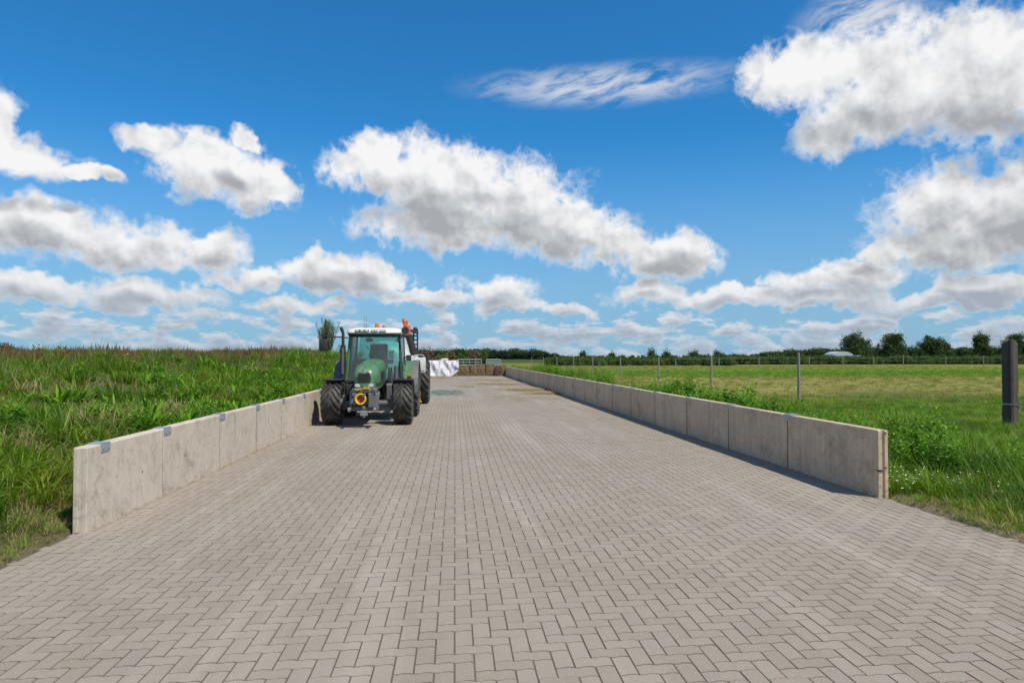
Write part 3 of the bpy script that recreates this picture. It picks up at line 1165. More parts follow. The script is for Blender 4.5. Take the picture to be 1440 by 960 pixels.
# ------------------------------------------------------------------ the bank on the left
def build_bank():
    items = []
    for _ in range(5):
        items.append((tuft(34, 0.14, 0.30, 0.66, 0.013, 0.028, 0.6, 0.9, 2.5), [GRASS]))             # 0-4
    for _ in range(3):
        items.append((tuft(40, 0.15, 0.30, 0.66, 0.006, 0.012, 0.45, 0.4, 1.6), [GRASS_B]))          # 5-7
    for _ in range(4):
        items.append((tuft(22, 0.10, 0.22, 0.50, 0.040, 0.085, 0.6, 0.5, 1.7, 4, True), [WEED]))      # 8-11
    for _ in range(2):
        a, b = stalk_plant(0.55, 7, 0.15, 0.055)
        items.append((join_geo([(a, 0), (b, 0)]), [WEED]))                                           # 12-13
    for _ in range(2):
        items.append((tuft(30, 0.16, 0.2, 0.5, 0.005, 0.009, 0.9, 0.5, 1.4), [DRY]))                 # 14-15
    for _ in range(2):
        S = tuft(16, 0.2, 0.2, 0.42, 0.005, 0.008, 0.25, 0.0, 0.4)
        T = tuft(12, 0.2, 0.22, 0.44, 0.02, 0.035, 0.12, 0.0, 0.2, 4, True)
        items.append((join_geo([(S, 0), (T, 0)]), [SORREL]))                                         # 16-17
    fl, st = flower_geo(8, 0.22, 0.25, 0.5, 0.018)
    items.append((join_geo([(fl, 0), (st, 1)]), [YPETAL, GRASS]))                                    # 18
    for _ in range(3):
        items.append((tuft(60, 0.24, 0.10, 0.30, 0.007, 0.014, 0.9, 0.5, 1.8, 3), [GRASS]))           # 19-21 undergrowth
    coll = clump_collection("bank_plant", items)

    def dens(x, y):
        d = np.hypot(x, y)
        s = XL - THICK - x
        base = np.where(d < 11, 40, np.where(d < 18, 26, np.where(d < 32, 13, 5)))
        patch = nz(x, y, 0.9, 1)
        bare = (nz(x, y, 0.55, 9) > 0.79) * (d > 10)
        return base * (0.55 + 0.6 * patch) * (s > np.where(y > YL0 - 0.2, 0.16, 0.03)) * (1 - 0.85 * bare) * in_view(x, y) * (y > 3.2)
    x, y = sample(-60, XL - THICK, 2.5, 90, dens, 48)
    # the strip in front of the wall end, thin and short
    k = (y > YL0 - 0.05) | (RNG.random(len(x)) < 0.8)
    x, y = x[k], y[k]
    n = len(x)
    s = XL - THICK - x
    d = np.hypot(x, y)
    L = 15.0 - 8.5 * sstep((y - 10) / 32)
    t = np.clip(s / L, 0, 1.6)
    q = nz(x, y, 0.6, 3)
    r = RNG.random(n)
    idx = np.where(q < 0.50, RNG.integers(0, 5, n), np.where(q < 0.60, RNG.integers(12, 14, n), RNG.integers(8, 12, n)))
    idx = np.where(r < 0.33, RNG.integers(0, 5, n), idx)
    up = (RNG.random(n) < 0.75 * sstep((t - 0.25) / 0.6))
    idx = np.where(up, RNG.integers(5, 8, n), idx)
    idx = np.where((nz(x, y, 0.55, 9) > 0.72) & (RNG.random(n) < 0.6), RNG.integers(14, 16, n), idx)
    idx = np.where(RNG.random(n) < 0.03, RNG.integers(14, 16, n), idx)
    crest = sstep((t - 0.72) / 0.25) * (nz(x, y, 0.16, 6) > 0.30) * (x < -9)
    idx = np.where(RNG.random(n) < 0.9 * crest, RNG.integers(16, 18, n), idx)
    idx = np.where(RNG.random(n) < 0.006, 18, idx)
    sc = (0.55 + 0.55 * RNG.random(n)) * (0.45 + 0.95 * nz(x, y, 0.75, 5)) * np.where(d > 32, 1.6, np.where(d > 18, 1.25, 1.05))
    # low fringe beside the stones before the wall starts
    edge = np.clip((s + 0.1) / 0.9, 0.30, 1.0)
    fr = np.where(y < YL0 + 0.3, edge, 1.0)
    sc = sc * fr
    idx = np.where((y < YL0 + 0.2) & (s < 0.28) & (RNG.random(n) < 0.7), RNG.integers(14, 16, n), idx)
    sc = np.minimum(sc, np.where(s < 0.25, 0.65, 9))
    pts = np.stack([x, y, land(x, y) - 0.01], -1)
    scl = np.stack([np.maximum(sc, 0.5), np.maximum(sc, 0.5), sc * RNG.uniform(0.8, 1.1, n)], -1)

    # undergrowth that closes the turf, densest beside the stones
    def dens_u(x, y):
        s = XL - THICK - x
        d = np.hypot(x, y)
        b = np.where(d < 9.5, 46, np.where(d < 16, 9, 3))
        return b * (s > np.where(y > YL0 - 0.05, 0.22, 0.0)) * in_view(x, y) * (1 - 0.75 * ((nz(x, y, 0.55, 9) > 0.79) & (d > 10)))
    x, y = sample(-26, XL - THICK, 2.2, 28, dens_u, 46)
    n = len(x)
    s = XL - THICK - x
    ui = np.where(RNG.random(n) < np.where((s < 0.35) & (y < YL0 + 0.3), 0.45, 0.05), RNG.integers(14, 16, n), RNG.integers(19, 22, n))
    us = RNG.uniform(0.55, 1.1, n) * np.where(y < YL0 + 0.3, np.clip(0.35 + s / 0.9, 0.35, 1), np.where(s < 0.5, 0.55, 1.0))
    pts = np.concatenate([pts, np.stack([x, y, land(x, y) + np.where(s < 0.12, 0.05, 0.0)], -1)])
    scl = np.concatenate([scl, np.stack([np.maximum(us, 0.42), np.maximum(us, 0.42), us], -1)])
    idx = np.concatenate([idx, ui])
    # heaps of dead stalks lying in the green
    for px_, py_, zz, nn, rad in ((118, 592, 0.75, 22, 0.30), (172, 598, 0.6, 9, 0.25), (140, 508, 1.3, 34, 0.8), (228, 566, 0.8, 16, 0.35), (70, 540, 1.1, 10, 0.5), (300, 545, 0.9, 14, 0.5), (390, 520, 1.0, 14, 0.8)):
        gx_, gy_ = G(px_, py_, zz)
        xx, yy = gx_ + RNG.normal(0, rad * 0.6, nn), gy_ + RNG.normal(0, rad, nn)
        k = XL - THICK - xx > 0.3
        xx, yy = xx[k], yy[k]
        s_ = RNG.uniform(0.9, 1.5, len(xx))
        pts = np.concatenate([pts, np.stack([xx, yy, land(xx, yy) + RNG.uniform(0.02, 0.16, len(xx))], -1)])
        scl = np.concatenate([scl, np.stack([s_, s_, s_ * 0.75], -1)])
        idx = np.concatenate([idx, RNG.integers(14, 16, len(xx))])
    scatter("bank_plants", coll, pts, scl, idx,
            "lush grass and weeds covering the bank behind the pale wall", "grass")
    return coll


BANK = build_bank()


# ------------------------------------------------------------------ weeds and grass on the right
def build_right():
    items = []
    for _ in range(4):
        a, b = stalk_plant(0.95, 9, 0.17, 0.062, 5, 0.16)
        items.append((join_geo([(a, 0), (b, 0)]), [WEED]))                                           # 0-3 tall
    for _ in range(5):
        items.append((tuft(36, 0.15, 0.35, 0.80, 0.010, 0.022, 0.45, 0.5, 1.9), [GRASS]))            # 4-8
    for _ in range(3):
        items.append((tuft(15, 0.08, 0.20, 0.42, 0.05, 0.09, 0.7, 0.5, 1.3, 4, True), [WEED]))        # 9-11
    for _ in range(3):
        items.append((tuft(44, 0.20, 0.10, 0.26, 0.006, 0.012, 0.8, 0.5, 1.6, 3), [GRASS]))           # 12-14 short
    for _ in range(2):
        items.append((tuft(34, 0.2, 0.12, 0.34, 0.005, 0.009, 0.9, 0.5, 1.4, 3), [DRY]))              # 15-16
    fl, st = flower_geo(12, 0.3, 0.15, 0.36, 0.010)
    items.append((join_geo([(fl, 0), (st, 1)]), [PETAL, WEED]))                                      # 17
    for _ in range(2):
        items.append((tuft(40, 0.3, 0.10, 0.30, 0.006, 0.010, 0.8, 0.4, 1.4, 3), [MEADOW]))           # 18-19
    S = tuft(10, 0.15, 0.9, 1.35, 0.005, 0.007, 0.15, 0.0, 0.35)
    T = tuft(10, 0.15, 1.0, 1.4, 0.012, 0.02, 0.12, 0.0, 0.3, 5)
    items.append((join_geo([(S, 0), (T, 0)]), [MEADOW]))                                             # 20 seeding grass
    coll = clump_collection("verge_plant", items)

    def width(y):
        return np.where(y < YR0 + 0.5, 0.0, 1.7 + 0.9 * nz(y * 0 + 3.3, y, 0.35, 4) + 0.02 * y)

    # tall belt behind the wall
    def dens(x, y):
        qd = x - xr(y) - THICK
        b = np.where(y < 16, 24, np.where(y < 30, 15, 8))
        return b * (qd > 0.20) * (qd < width(y)) * in_view(x, y)
    x, y = sample(4.5, 9.5, YR0, YEND + 3, dens, 24)
    n = len(x)
    qd = x - xr(y) - THICK
    r = RNG.random(n)
    c = nz(x, y, 0.7, 2)
    idx = np.where((c > 0.50) & (RNG.random(n) < np.where(y < 15, 0.40, 0.7)), RNG.integers(0, 4, n), RNG.integers(4, 9, n))
    idx = np.where(r < 0.16, RNG.integers(9, 12, n), idx)
    idx = np.where((RNG.random(n) < 0.04) & (y > 20), 20, idx)
    sc = RNG.uniform(0.65, 1.15, n) * (0.72 + 0.45 * nz(x, y, 0.55, 8)) * np.where(y > 30, 1.15, 1.0)
    sc = sc * np.where(qd < 0.35, 0.8, 1.0) * (0.75 + 0.25 * sstep((y - YR0 - 0.5) / 3))
    P = [np.stack([x, y, land(x, y) - 0.01], -1)]
    S_, I_ = [sc], [idx]

    # lush grass between the wall end, the slab edge and the thick post
    def dens2(x, y):
        qd = x - xr(y) - THICK
        b = np.where(y < 12, 34, 20)
        px_, py_ = G(1425, 648)
        tro = ((x - px_ - 0.6) * 0.5) ** 2 + ((y - py_) * 0.75) ** 2
        return b * (qd > -0.12) * (qd > np.where(y > YR0, width(y) - 0.5, -0.12)) * np.clip(tro / 1.1, 0.05, 1) * in_view(x, y)
    x, y = sample(5.0, 20, 3.0, 25, dens2, 34)
    n = len(x)
    qd = x - xr(y) - THICK
    d = np.hypot(x, y)
    c = nz(x, y, 0.8, 12)
    idx = np.where(c > 0.66, RNG.integers(9, 12, n), np.where(c > 0.22, RNG.integers(4, 9, n), RNG.integers(12, 15, n)))
    idx = np.where((c > 0.6) & (RNG.random(n) < 0.12) & (y > 8.3) & (qd < 2.5), RNG.integers(0, 4, n), idx)
    idx = np.where(RNG.random(n) < 0.06, RNG.integers(15, 17, n), idx)
    idx = np.where((RNG.random(n) < 0.22) & (np.hypot(x - xr(YR0) - 0.6, y - YR0 + 0.1) < 0.9), 17, idx)
    lush = np.clip(qd / 1.6, 0.22, 1.0) * np.where(qd > 3.5, np.clip(1 - (qd - 3.5) / 7, 0.45, 1), 1) * np.where(y > 14, np.clip(1.2 - (y - 14) / 16, 0.45, 1), 1)
    idx = np.where((qd < 0.30) & (y < YR0) & (RNG.random(n) < 0.75), np.where(RNG.random(n) < 0.3, RNG.integers(15, 17, n), RNG.integers(12, 15, n)), idx)
    lush = np.where((y > YR0 - 0.3) & (y < 13.5) & (qd < 3), np.maximum(lush, 0.75), lush)
    sc = RNG.uniform(0.6, 1.05, n) * (0.6 + 0.6 * nz(x, y, 0.7, 15)) * lush
    sc = np.where(idx == 17, np.maximum(sc, 0.8), sc)
    P.append(np.stack([x, y, land(x, y) - 0.01], -1))
    S_.append(sc)
    I_.append(idx)
    # turf beside the stones and round the wall end
    def dens_u(x, y):
        qd = x - xr(y) - THICK
        px_, py_ = G(1425, 648)
        tro = ((x - px_ - 0.6) * 0.5) ** 2 + ((y - py_) * 0.75) ** 2
        return np.where(y < 12, 46, 18) * (qd > np.where(y > YR0 - 0.15, 0.34, -0.06)) * np.clip(tro / 1.0, 0.03, 1) * in_view(x, y)
    x, y = sample(5.0, 18, 2.5, 22, dens_u, 46)
    n = len(x)
    qd = x - xr(y) - THICK
    ui = np.where(RNG.random(n) < np.where((qd < 0.4) & (y < YR0 + 0.3), 0.40, 0.07), RNG.integers(15, 17, n), RNG.integers(12, 15, n))
    us = RNG.uniform(0.55, 1.15, n) * np.where(y < YR0 + 0.3, np.clip(0.4 + qd / 0.9, 0.4, 1.1), 1.0)
    P.append(np.stack([x, y, land(x, y) + np.where(qd < 0.1, 0.03, 0.0)], -1))
    S_.append(us)
    I_.append(ui)
    P, S_, I_ = np.concatenate(P), np.concatenate(S_), np.concatenate(I_)
    scatter("verge_weeds", coll, P, np.stack([np.maximum(S_, 0.55), np.maximum(S_, 0.55), S_], -1), I_, "tall green weeds and grass along the back of the grey wall", "weeds")

    # mown meadow
    def dens3(x, y):
        qd = x - xr(y) - THICK
        b = np.where(y < 45, 4.0, np.where(y < 75, 1.8, 0.7))
        return b * (qd > np.where(y < 24, 3.0, width(y) - 0.3)) * in_view(x, y) * np.where(y < 22, 0.6, 1)
    x, y = sample(6, 90, 14, 125, dens3, 4.0)
    n = len(x)
    fresh = sstep((y - 50) / 8) * (1 - sstep((y - 84) / 14))
    green = 1 - sstep((y - 20) / 9)
    r = RNG.random(n)
    idx = np.where(r < 0.5, RNG.integers(18, 20, n), np.where(r < 0.72, RNG.integers(15, 17, n), RNG.integers(12, 15, n)))
    idx = np.where(RNG.random(n) < np.maximum(fresh, green) * 0.9, RNG.integers(12, 15, n), idx)
    sc = RNG.uniform(0.6, 1.2, n) * np.where(y > 45, 1.5, 1.0) * np.where(y < 28, 1.15, 0.85)
    scatter("meadow_grass", coll, np.stack([x, y, land(x, y) - 0.01], -1), np.stack([sc, sc, sc * 0.85], -1), idx,
            "short mown meadow grass beyond the wire fence", "grass")

    # moss and seedlings along the foot of both walls
    y = np.concatenate([RNG.uniform(YL0, 30, 420), RNG.uniform(YR0, 40, 260)])
    left = np.arange(len(y)) < 420
    x = np.where(left, XL + np.abs(RNG.normal(0.0, 0.012, len(y))), xr(y) - np.abs(RNG.normal(0, 0.012, len(y))))
    sc = RNG.uniform(0.05, 0.17, len(y))
    scatter("wall_foot_moss", coll, np.stack([x, y, np.full(len(y), -0.004)], -1), np.stack([sc, sc, sc], -1), RNG.integers(12, 17, len(y)),
            "thin line of moss and seedlings at the foot of the walls", "moss")
    return coll


VERGE = build_right()


# ------------------------------------------------------------------ trees
BARK = paint("bark", (0.085, 0.065, 0.048), 0.9, bumpy=0.02)
LEAF_DK = leaf_mat("leaf_dark", [(0.0, (0.034, 0.062, 0.018)), (0.5, (0.054, 0.090, 0.024)), (1.0, (0.085, 0.125, 0.034))], trans=0.2, rough=0.6)
LEAF_MD = leaf_mat("leaf_mid", [(0.0, (0.040, 0.080, 0.018)), (0.5, (0.060, 0.110, 0.024)), (1.0, (0.090, 0.140, 0.034))], trans=0.25, rough=0.6)
LEAF_YG = leaf_mat("leaf_yellow_green", [(0.0, (0.09, 0.13, 0.03)), (0.5, (0.13, 0.17, 0.04)), (1.0, (0.17, 0.19, 0.06))], trans=0.25, rough=0.6)
LEAF_BR = leaf_mat("leaf_brown", [(0.0, (0.12, 0.075, 0.045)), (0.5, (0.17, 0.11, 0.065)), (1.0, (0.15, 0.13, 0.06))], trans=0.15, rough=0.7)
LEAF_WL = leaf_mat("leaf_willow", [(0.0, (0.13, 0.165, 0.085)), (0.5, (0.19, 0.225, 0.125)), (1.0, (0.27, 0.30, 0.19))], trans=0.3, rough=0.55)
PINE = leaf_mat("leaf_pine", [(0.0, (0.012, 0.026, 0.014)), (0.5, (0.018, 0.036, 0.018)), (1.0, (0.030, 0.052, 0.024))], trans=0.08, rough=0.7)


def leaf_cloud(lobes, n, size, rng):
    """many small leaf faces through a crown made of uneven lobes (cx, cy, cz, rx, ry, rz)"""
    L = np.array(lobes)
    wgt = L[:, 3] * L[:, 4] * L[:, 5]
    k = rng.choice(len(L), n, p=wgt / wgt.sum())
    d = rng.normal(size=(n, 3))
    d /= np.linalg.norm(d, axis=1)[:, None]
    rad = rng.uniform(0.35, 1.0, n) ** 0.6
    # twigs: pull leaves into sub clumps
    c = L[k, :3] + d * rad[:, None] * L[k, 3:6]
    m = max(n // 26, 1)
    cent = c[rng.choice(n, m)]
    pick = rng.integers(0, m, n)
    c = cent[pick] + rng.normal(0, size * 1.7, (n, 3))
    a = rng.normal(size=(n, 3))
    a /= np.linalg.norm(a, axis=1)[:, None]
    b = np.cross(a, rng.normal(size=(n, 3)))
    b /= np.linalg.norm(b, axis=1)[:, None]
    s = size * rng.uniform(0.6, 1.3, n)[:, None]
    V = np.stack([c - a * s, c - b * s * 0.45, c + a * s, c + b * s * 0.45], 1).reshape(-1, 3)
    F = np.arange(n * 4).reshape(n, 4)
    return V, F


def trunk_mb(h, r, limbs, rng, lobes):
    mb = MB()
    p = Vector((0, 0, -0.3))
    segs = 5
    pts = [p]
    for i in range(segs):
        p = Vector((rng.uniform(-0.06, 0.06) * h * 0.3, rng.uniform(-0.06, 0.06) * h * 0.3, h * (i + 1) / segs))
        pts.append(p)
    for i in range(segs):
        mb.cyl(pts[i], pts[i + 1], r * (1 - 0.13 * i), r * (1 - 0.13 * (i + 1)), n=9)
    for i in range(limbs):
        lb = lobes[i % len(lobes)]
        a = pts[2 + i % (segs - 1)]
        b = Vector(lb[:3])
        mid = (a + b) / 2 + Vector((0, 0, 0.12 * h))
        mb.cyl(a, mid, r * 0.45, r * 0.28, n=6)
        mb.cyl(mid, b, r * 0.28, r * 0.10, n=6)
    return mb


def make_tree(name, label, cat, loc, H, W, mat, seed, n=3200, leaf=0.28, stemh=0.3, nl=9, group=None, flat=0.8):
    rng = np.random.default_rng(seed)
    root = empty(name, loc, rng.uniform(0, 6))
    lobes = []
    base = H * stemh
    for i in range(nl):
        a = 2.399 * i + rng.uniform(-0.4, 0.4)
        t = (i + 0.5) / nl
        e = math.asin(min(t * 1.02, 1.0)) * rng.uniform(0.8, 1.1)          # spread over the dome from rim to top
        rr = W * 0.5 * math.cos(e) * rng.uniform(0.62, 0.86)
        s = W * 0.5 * rng.uniform(0.20, 0.34)
        z = base + s * flat + (H - base - 1.6 * s * flat) * math.sin(e) * rng.uniform(0.85, 1.05)
        lobes.append((rr * math.cos(a), rr * math.sin(a), z, s, s, s * flat * rng.uniform(0.7, 1.0)))
    lobes.append((0, 0, base + (H - base) * 0.5, W * 0.26, W * 0.26, (H - base) * 0.36))
    trunk_mb(H * 0.7, H * 0.035, nl, rng, lobes).build("trunk", BARK, root, True)
    V, F = leaf_cloud(lobes, n, leaf, rng)
    o = bpy.data.objects.new("crown", mesh_np("crown", V, F, [mat]))
    link(o, root)
    tag(root, label, cat, group)
    return root


def wood_item(H, W, mat, seed, n=700, leaf=0.5, conifer=False):
    rng = np.random.default_rng(seed)
    lobes = []
    for i in range(8):
        a = rng.uniform(0, 6.28)
        z = H * rng.uniform(0.25, 0.85)
        taper = (1.1 - z / H) if conifer else 0.75
        rr = W * 0.5 * rng.uniform(0.1, 0.6) * taper
        s = W * rng.uniform(0.18, 0.28) * (taper + 0.25)
        lobes.append((rr * math.cos(a), rr * math.sin(a), z, s, s, min(s * 1.1, H - z)))
    return leaf_cloud(lobes, n, leaf, rng), [mat]


def build_far():
    # solitary oaks along the far field, right of the barn
    y = 300.0

    def base(px, yy):
        return (XatY(px, yy), yy, -0.1)
    T = [
        (1203, 467, 48, 0, "broad leafy oak with a domed crown beside the white arched barn"),
        (1254, 465, 38, 0, "tall leafy oak with a rounded crown between the barn oak and the pointed tree"),
        (1311, 470, 36, 1, "ragged tree with a pointed top above the distant wood"),
        (1380, 467, 28, 0, "small round oak standing between the ragged tree and the tree behind the thick post"),
        (1428, 466, 34, 0, "spreading oak directly behind the thick wooden post"),
    ]
    for i, (px, py, wpx, kind, lab) in enumerate(T):
        H = ZatY(px, py, y)
        W = wpx / FPX * y * [1.18, 1.08, 1.25, 1.05, 1.25][i]
        make_tree("oak_tree", lab, "tree", base(px, y), H, W, LEAF_DK, 40 + i, n=6500, leaf=0.38, stemh=0.14, nl=[15, 20, 13, 16, 18][i], flat=[0.7, 0.9, 1.0, 0.8, 0.7][i])
    # small trees on the horizon further left
    S = [(916, 492, 9), (937, 494, 8), (975, 492, 11), (1010, 493, 12), (820, 495, 9), (860, 497, 7)]
    for i, (px, py, wpx) in enumerate(S):
        yy = 330.0 + 12 * (i % 3)
        make_tree("distant_tree", "small dark tree on the horizon beyond the hedge", "tree", base(px, yy), max(ZatY(px, py, yy), 3.5), wpx / FPX * yy * 1.2,
                  LEAF_DK, 70 + i, n=700, leaf=0.45, stemh=0.12, nl=7, group="small trees on the horizon")
    # pines at the left end of the bank's skyline
    for i, (px, py, wpx) in enumerate([(4, 479, 13), (15, 482, 9)]):
        yy = 190.0
        make_tree("pine_tree", ["dark pine on the skyline of the bank", "smaller dark pine beside the pine on the skyline"][i], "tree", (XatY(px, yy), yy, 0), ZatY(px, py, yy), wpx / FPX * yy, PINE, 90 + i,
                  n=900, leaf=0.3, stemh=0.1, nl=8)

    # woods: one mass each
    items = [wood_item(9.5, 6.0, PINE, 200 + i, 650, 0.55, True) for i in range(3)] + [wood_item(8.5, 8.0, LEAF_DK, 210 + i, 700, 0.6) for i in range(3)]
    items += [wood_item(2.4, 3.0, LEAF_MD, 220 + i, 700, 0.17) for i in range(3)] + [wood_item(2.0, 2.8, LEAF_YG, 230 + i, 600, 0.16) for i in range(2)]
    coll = clump_collection("wood_tree", items)

    def wood(name, label, px0, px1, y0, y1, n, pick, h0, prof=None):
        px = RNG.uniform(px0, px1, n)
        yy = RNG.uniform(y0, y1, n)
        x = np.array([XatY(a, b) for a, b in zip(px, yy)])
        s = h0 * RNG.uniform(0.75, 1.1, n)
        if prof is not None:
            s = s * np.interp(px, prof[0], prof[1])
        idx = np.array(pick)[RNG.integers(0, len(pick), n)]
        scatter(name, coll, np.stack([x, yy, np.full(n, -0.2)], -1), np.stack([s * 1.15, s * 1.15, s], -1), idx, label, "wood" if h0 > 0.6 and pick[0] < 6 else "hedge")
    wood("pine_wood", "dark pine wood on the horizon behind the straw blocks", 560, 795, 480, 560, 340, [0, 1, 2, 0, 1, 3], 0.95,
         ([560, 600, 700, 745, 780, 795], [0.85, 0.9, 0.9, 0.92, 0.62, 0.35]))
    wood("far_wood", "thin dark wood on the far horizon left of the barn", 785, 1100, 900, 1000, 160, [3, 4, 5, 0], 0.75,
         ([785, 900, 1030, 1060, 1100], [0.55, 0.7, 0.9, 1.35, 1.5]))
    wood("oak_wood", "dark wood behind the oaks on the right skyline", 1085, 1560, 400, 470, 420, [3, 4, 5, 3, 0], 0.98,
         ([1085, 1150, 1300, 1560], [0.60, 0.85, 0.9, 0.95]))
    wood("field_hedge", "rough green hedge and tall crop along the far side of the meadow", 1010, 1560, 150, 162, 420, [6, 7, 8, 6, 9], 0.92)
    wood("scrub_belt", "low green scrub beyond the meadow left of the tall crop", 770, 1030, 128, 165, 260, [6, 7, 8, 9, 6], 0.80)
    wood("skyline_scrub", "low scrub along the far edge of the grassy bank", -60, 440, 150, 190, 120, [8, 9, 10], 0.62)

    # arched barn roof among the oaks
    root = empty("arched_barn", (XatY(1186, 290), 290, 0))
    tag(root, "low white arched barn roof among the oaks", "barn")
    white = paint("white_sheet_roof", (0.42, 0.45, 0.48), 0.6)
    wall = paint("barn_wall", (0.16, 0.18, 0.17), 0.8)
    w, hh, L = 4.6, 4.0, 8.0
    arc = [(w * math.cos(t), 2.2 + 2.0 * math.sin(t)) for t in np.linspace(0, math.pi, 15)]
    mb = MB()
    rings = [[(x, yy, z) for x, z in arc] for yy in np.linspace(0, L, 5)]
    mb.loft(rings, cap=False)
    mb.prism([(x, z) for x, z in arc], 'y', -0.15, 0)
    mb.build("roof", white, root, True)
    MB().box(-w + 0.2, w - 0.2, 0.2, L - 0.2, -0.3, 2.2).build("wall", wall, root)
    MB().box(w + 0.6, w + 5, 2, 8, -0.3, 2.5, 0.2).build("side_shed", white, root)


build_far()


def build_bushes():
    # shrubs in front of the pine wood, behind the gate
    B = [(604, 492, 30, LEAF_BR, "brown leaved shrub beside the white sheet"),
         (622, 494, 20, LEAF_YG, "yellow green shrub behind the white sheet"),
         (634, 491, 16, LEAF_BR, "reddish brown shrub behind the edge of the white sheet"),
         (650, 493, 22, LEAF_MD, "green shrub behind the steel gate"),
         (665, 491, 14, LEAF_BR, "brown shrub between two green shrubs behind the gate"),
         (679, 491, 15, LEAF_MD, "round green shrub behind the end of the steel gate")]
    for i, (px, py, w, m, lab) in enumerate(B):
        y = 92.0 + (i % 3) * 1.5
        make_tree("shrub", lab, "shrub", (XatY(px, y), y, -0.1), ZatY(px, py, y), w / FPX * y * 1.25, m, 120 + i, n=1500, leaf=0.13, stemh=0.05, nl=10, flat=1.2)
    # willow on the bank
    y = 52.0
    rng = np.random.default_rng(9)
    x = XatY(459, y)
    z0 = float(land(x, y))
    root = empty("willow_shrub", (x, y, z0))
    tag(root, "feathery grey green willow on the bank behind the tractor", "tree")
    H = ZatY(459, 449, y) - z0
    mb = MB()
    leaves = []
    for k in range(60):
        a = rng.uniform(0, 6.283)
        lean = abs(rng.normal(0, 0.24))
        h = H * rng.uniform(0.55, 1.0) * math.cos(lean)
        top = Vector((math.cos(a) * math.tan(lean) * h * 0.95, math.sin(a) * math.tan(lean) * h * 0.95, h))
        b = Vector((math.cos(a) * 0.2, math.sin(a) * 0.2, -0.1))
        mb.cyl(b, top, 0.022, 0.006, n=5)
        for q in range(70):
            s = rng.uniform(0.12, 1.03)
            p = b.lerp(top, s)
            az = rng.uniform(0, 6.283)
            leaves.append((p.x + rng.normal(0, 0.05), p.y + rng.normal(0, 0.05), p.z, az, rng.uniform(0.16, 0.34), rng.uniform(0.022, 0.045), rng.uniform(0.1, 0.7), rng.uniform(0, 0.5)))
    mb.build("trunk", BARK, root)
    V, F = blades(leaves, 2, True)
    link(bpy.data.objects.new("crown", mesh_np("crown", V, F, [LEAF_WL], True)), root)


build_bushes()


# ------------------------------------------------------------------ tractor
GREEN = paint("tractor_green", (0.062, 0.185, 0.066), 0.36, 0, 0.16, (0.22, 0.23, 0.16), 0.25, 0, 0.45)
GREEN_DK = paint("chassis_green", (0.020, 0.050, 0.035), 0.55, 0, 0.2, (0.10, 0.09, 0.07), 0, 0, 0.5)
RUBBER = paint("tyre_rubber", (0.030, 0.029, 0.027), 0.85, 0, 0.3, (0.15, 0.135, 0.115), 0, 0.003, 0.85)
RIM_RED = paint("rim_red", (0.34, 0.028, 0.022), 0.45, 0, 0.15, (0.16, 0.09, 0.06), 0, 0, 0.5)
BLACK = paint("black_plastic", (0.022, 0.022, 0.024), 0.5, 0, 0.2, (0.09, 0.085, 0.075), 0, 0, 0.4)
GREYM = paint("cast_grey", (0.13, 0.135, 0.14), 0.55, 0.2, 0.2, (0.17, 0.15, 0.12), 0, 0.002, 0.6)
STEEL = paint("bare_steel", (0.38, 0.38, 0.38), 0.38, 0.8, 0.15)
ROOFW = paint("roof_white", (0.70, 0.70, 0.67), 0.40, 0, 0.06, (0.45, 0.43, 0.38), 0, 0, 0.4)
ORANGE = paint("signal_orange", (0.68, 0.14, 0.03), 0.40, 0, 0.1, (0.36, 0.13, 0.06), 0, 0, 0.3)
YELLOW = paint("warning_yellow", (0.72, 0.47, 0.02), 0.45, 0, 0.08, (0.4, 0.28, 0.06), 0, 0, 0.3)
LAMP = paint("lamp_glass", (0.62, 0.64, 0.66), 0.12, 0.3, 0.1)
SEATM = paint("seat_fabric", (0.03, 0.032, 0.036), 0.8)
TANKW = paint("tank_white", (0.60, 0.62, 0.61), 0.38, 0, 0.06, (0.40, 0.38, 0.33), 0, 0, 0.5)
HOSE = paint("hose_black", (0.018, 0.018, 0.018), 0.6)


def mat_glass(name, tint, op=0.12):
    m, N = new_mat(name)
    tr = N.node('ShaderNodeBsdfTransparent')
    tr.inputs[0].default_value = (*tint, 1)
    gl = N.node('ShaderNodeBsdfGlossy')
    gl.inputs['Roughness'].default_value = 0.04
    fr = N.node('ShaderNodeFresnel')
    fr.inputs[0].default_value = 1.5
    df = N.node('ShaderNodeBsdfDiffuse')
    df.inputs[0].default_value = (0.34, 0.40, 0.38, 1)
    m1 = N.node('ShaderNodeMixShader')
    m1.inputs[0].default_value = op
    N.t.links.new(tr.outputs[0], m1.inputs[1])
    N.t.links.new(df.outputs[0], m1.inputs[2])
    mx = N.node('ShaderNodeMixShader')
    N.t.links.new(N.m('ADD', fr.outputs[0], 0.06), mx.inputs[0])
    N.t.links.new(m1.outputs[0], mx.inputs[1])
    N.t.links.new(gl.outputs[0], mx.inputs[2])
    finish(N, mx.outputs[0])
    return m


GLASS = mat_glass("cab_glass", (0.60, 0.88, 0.86), 0.05)


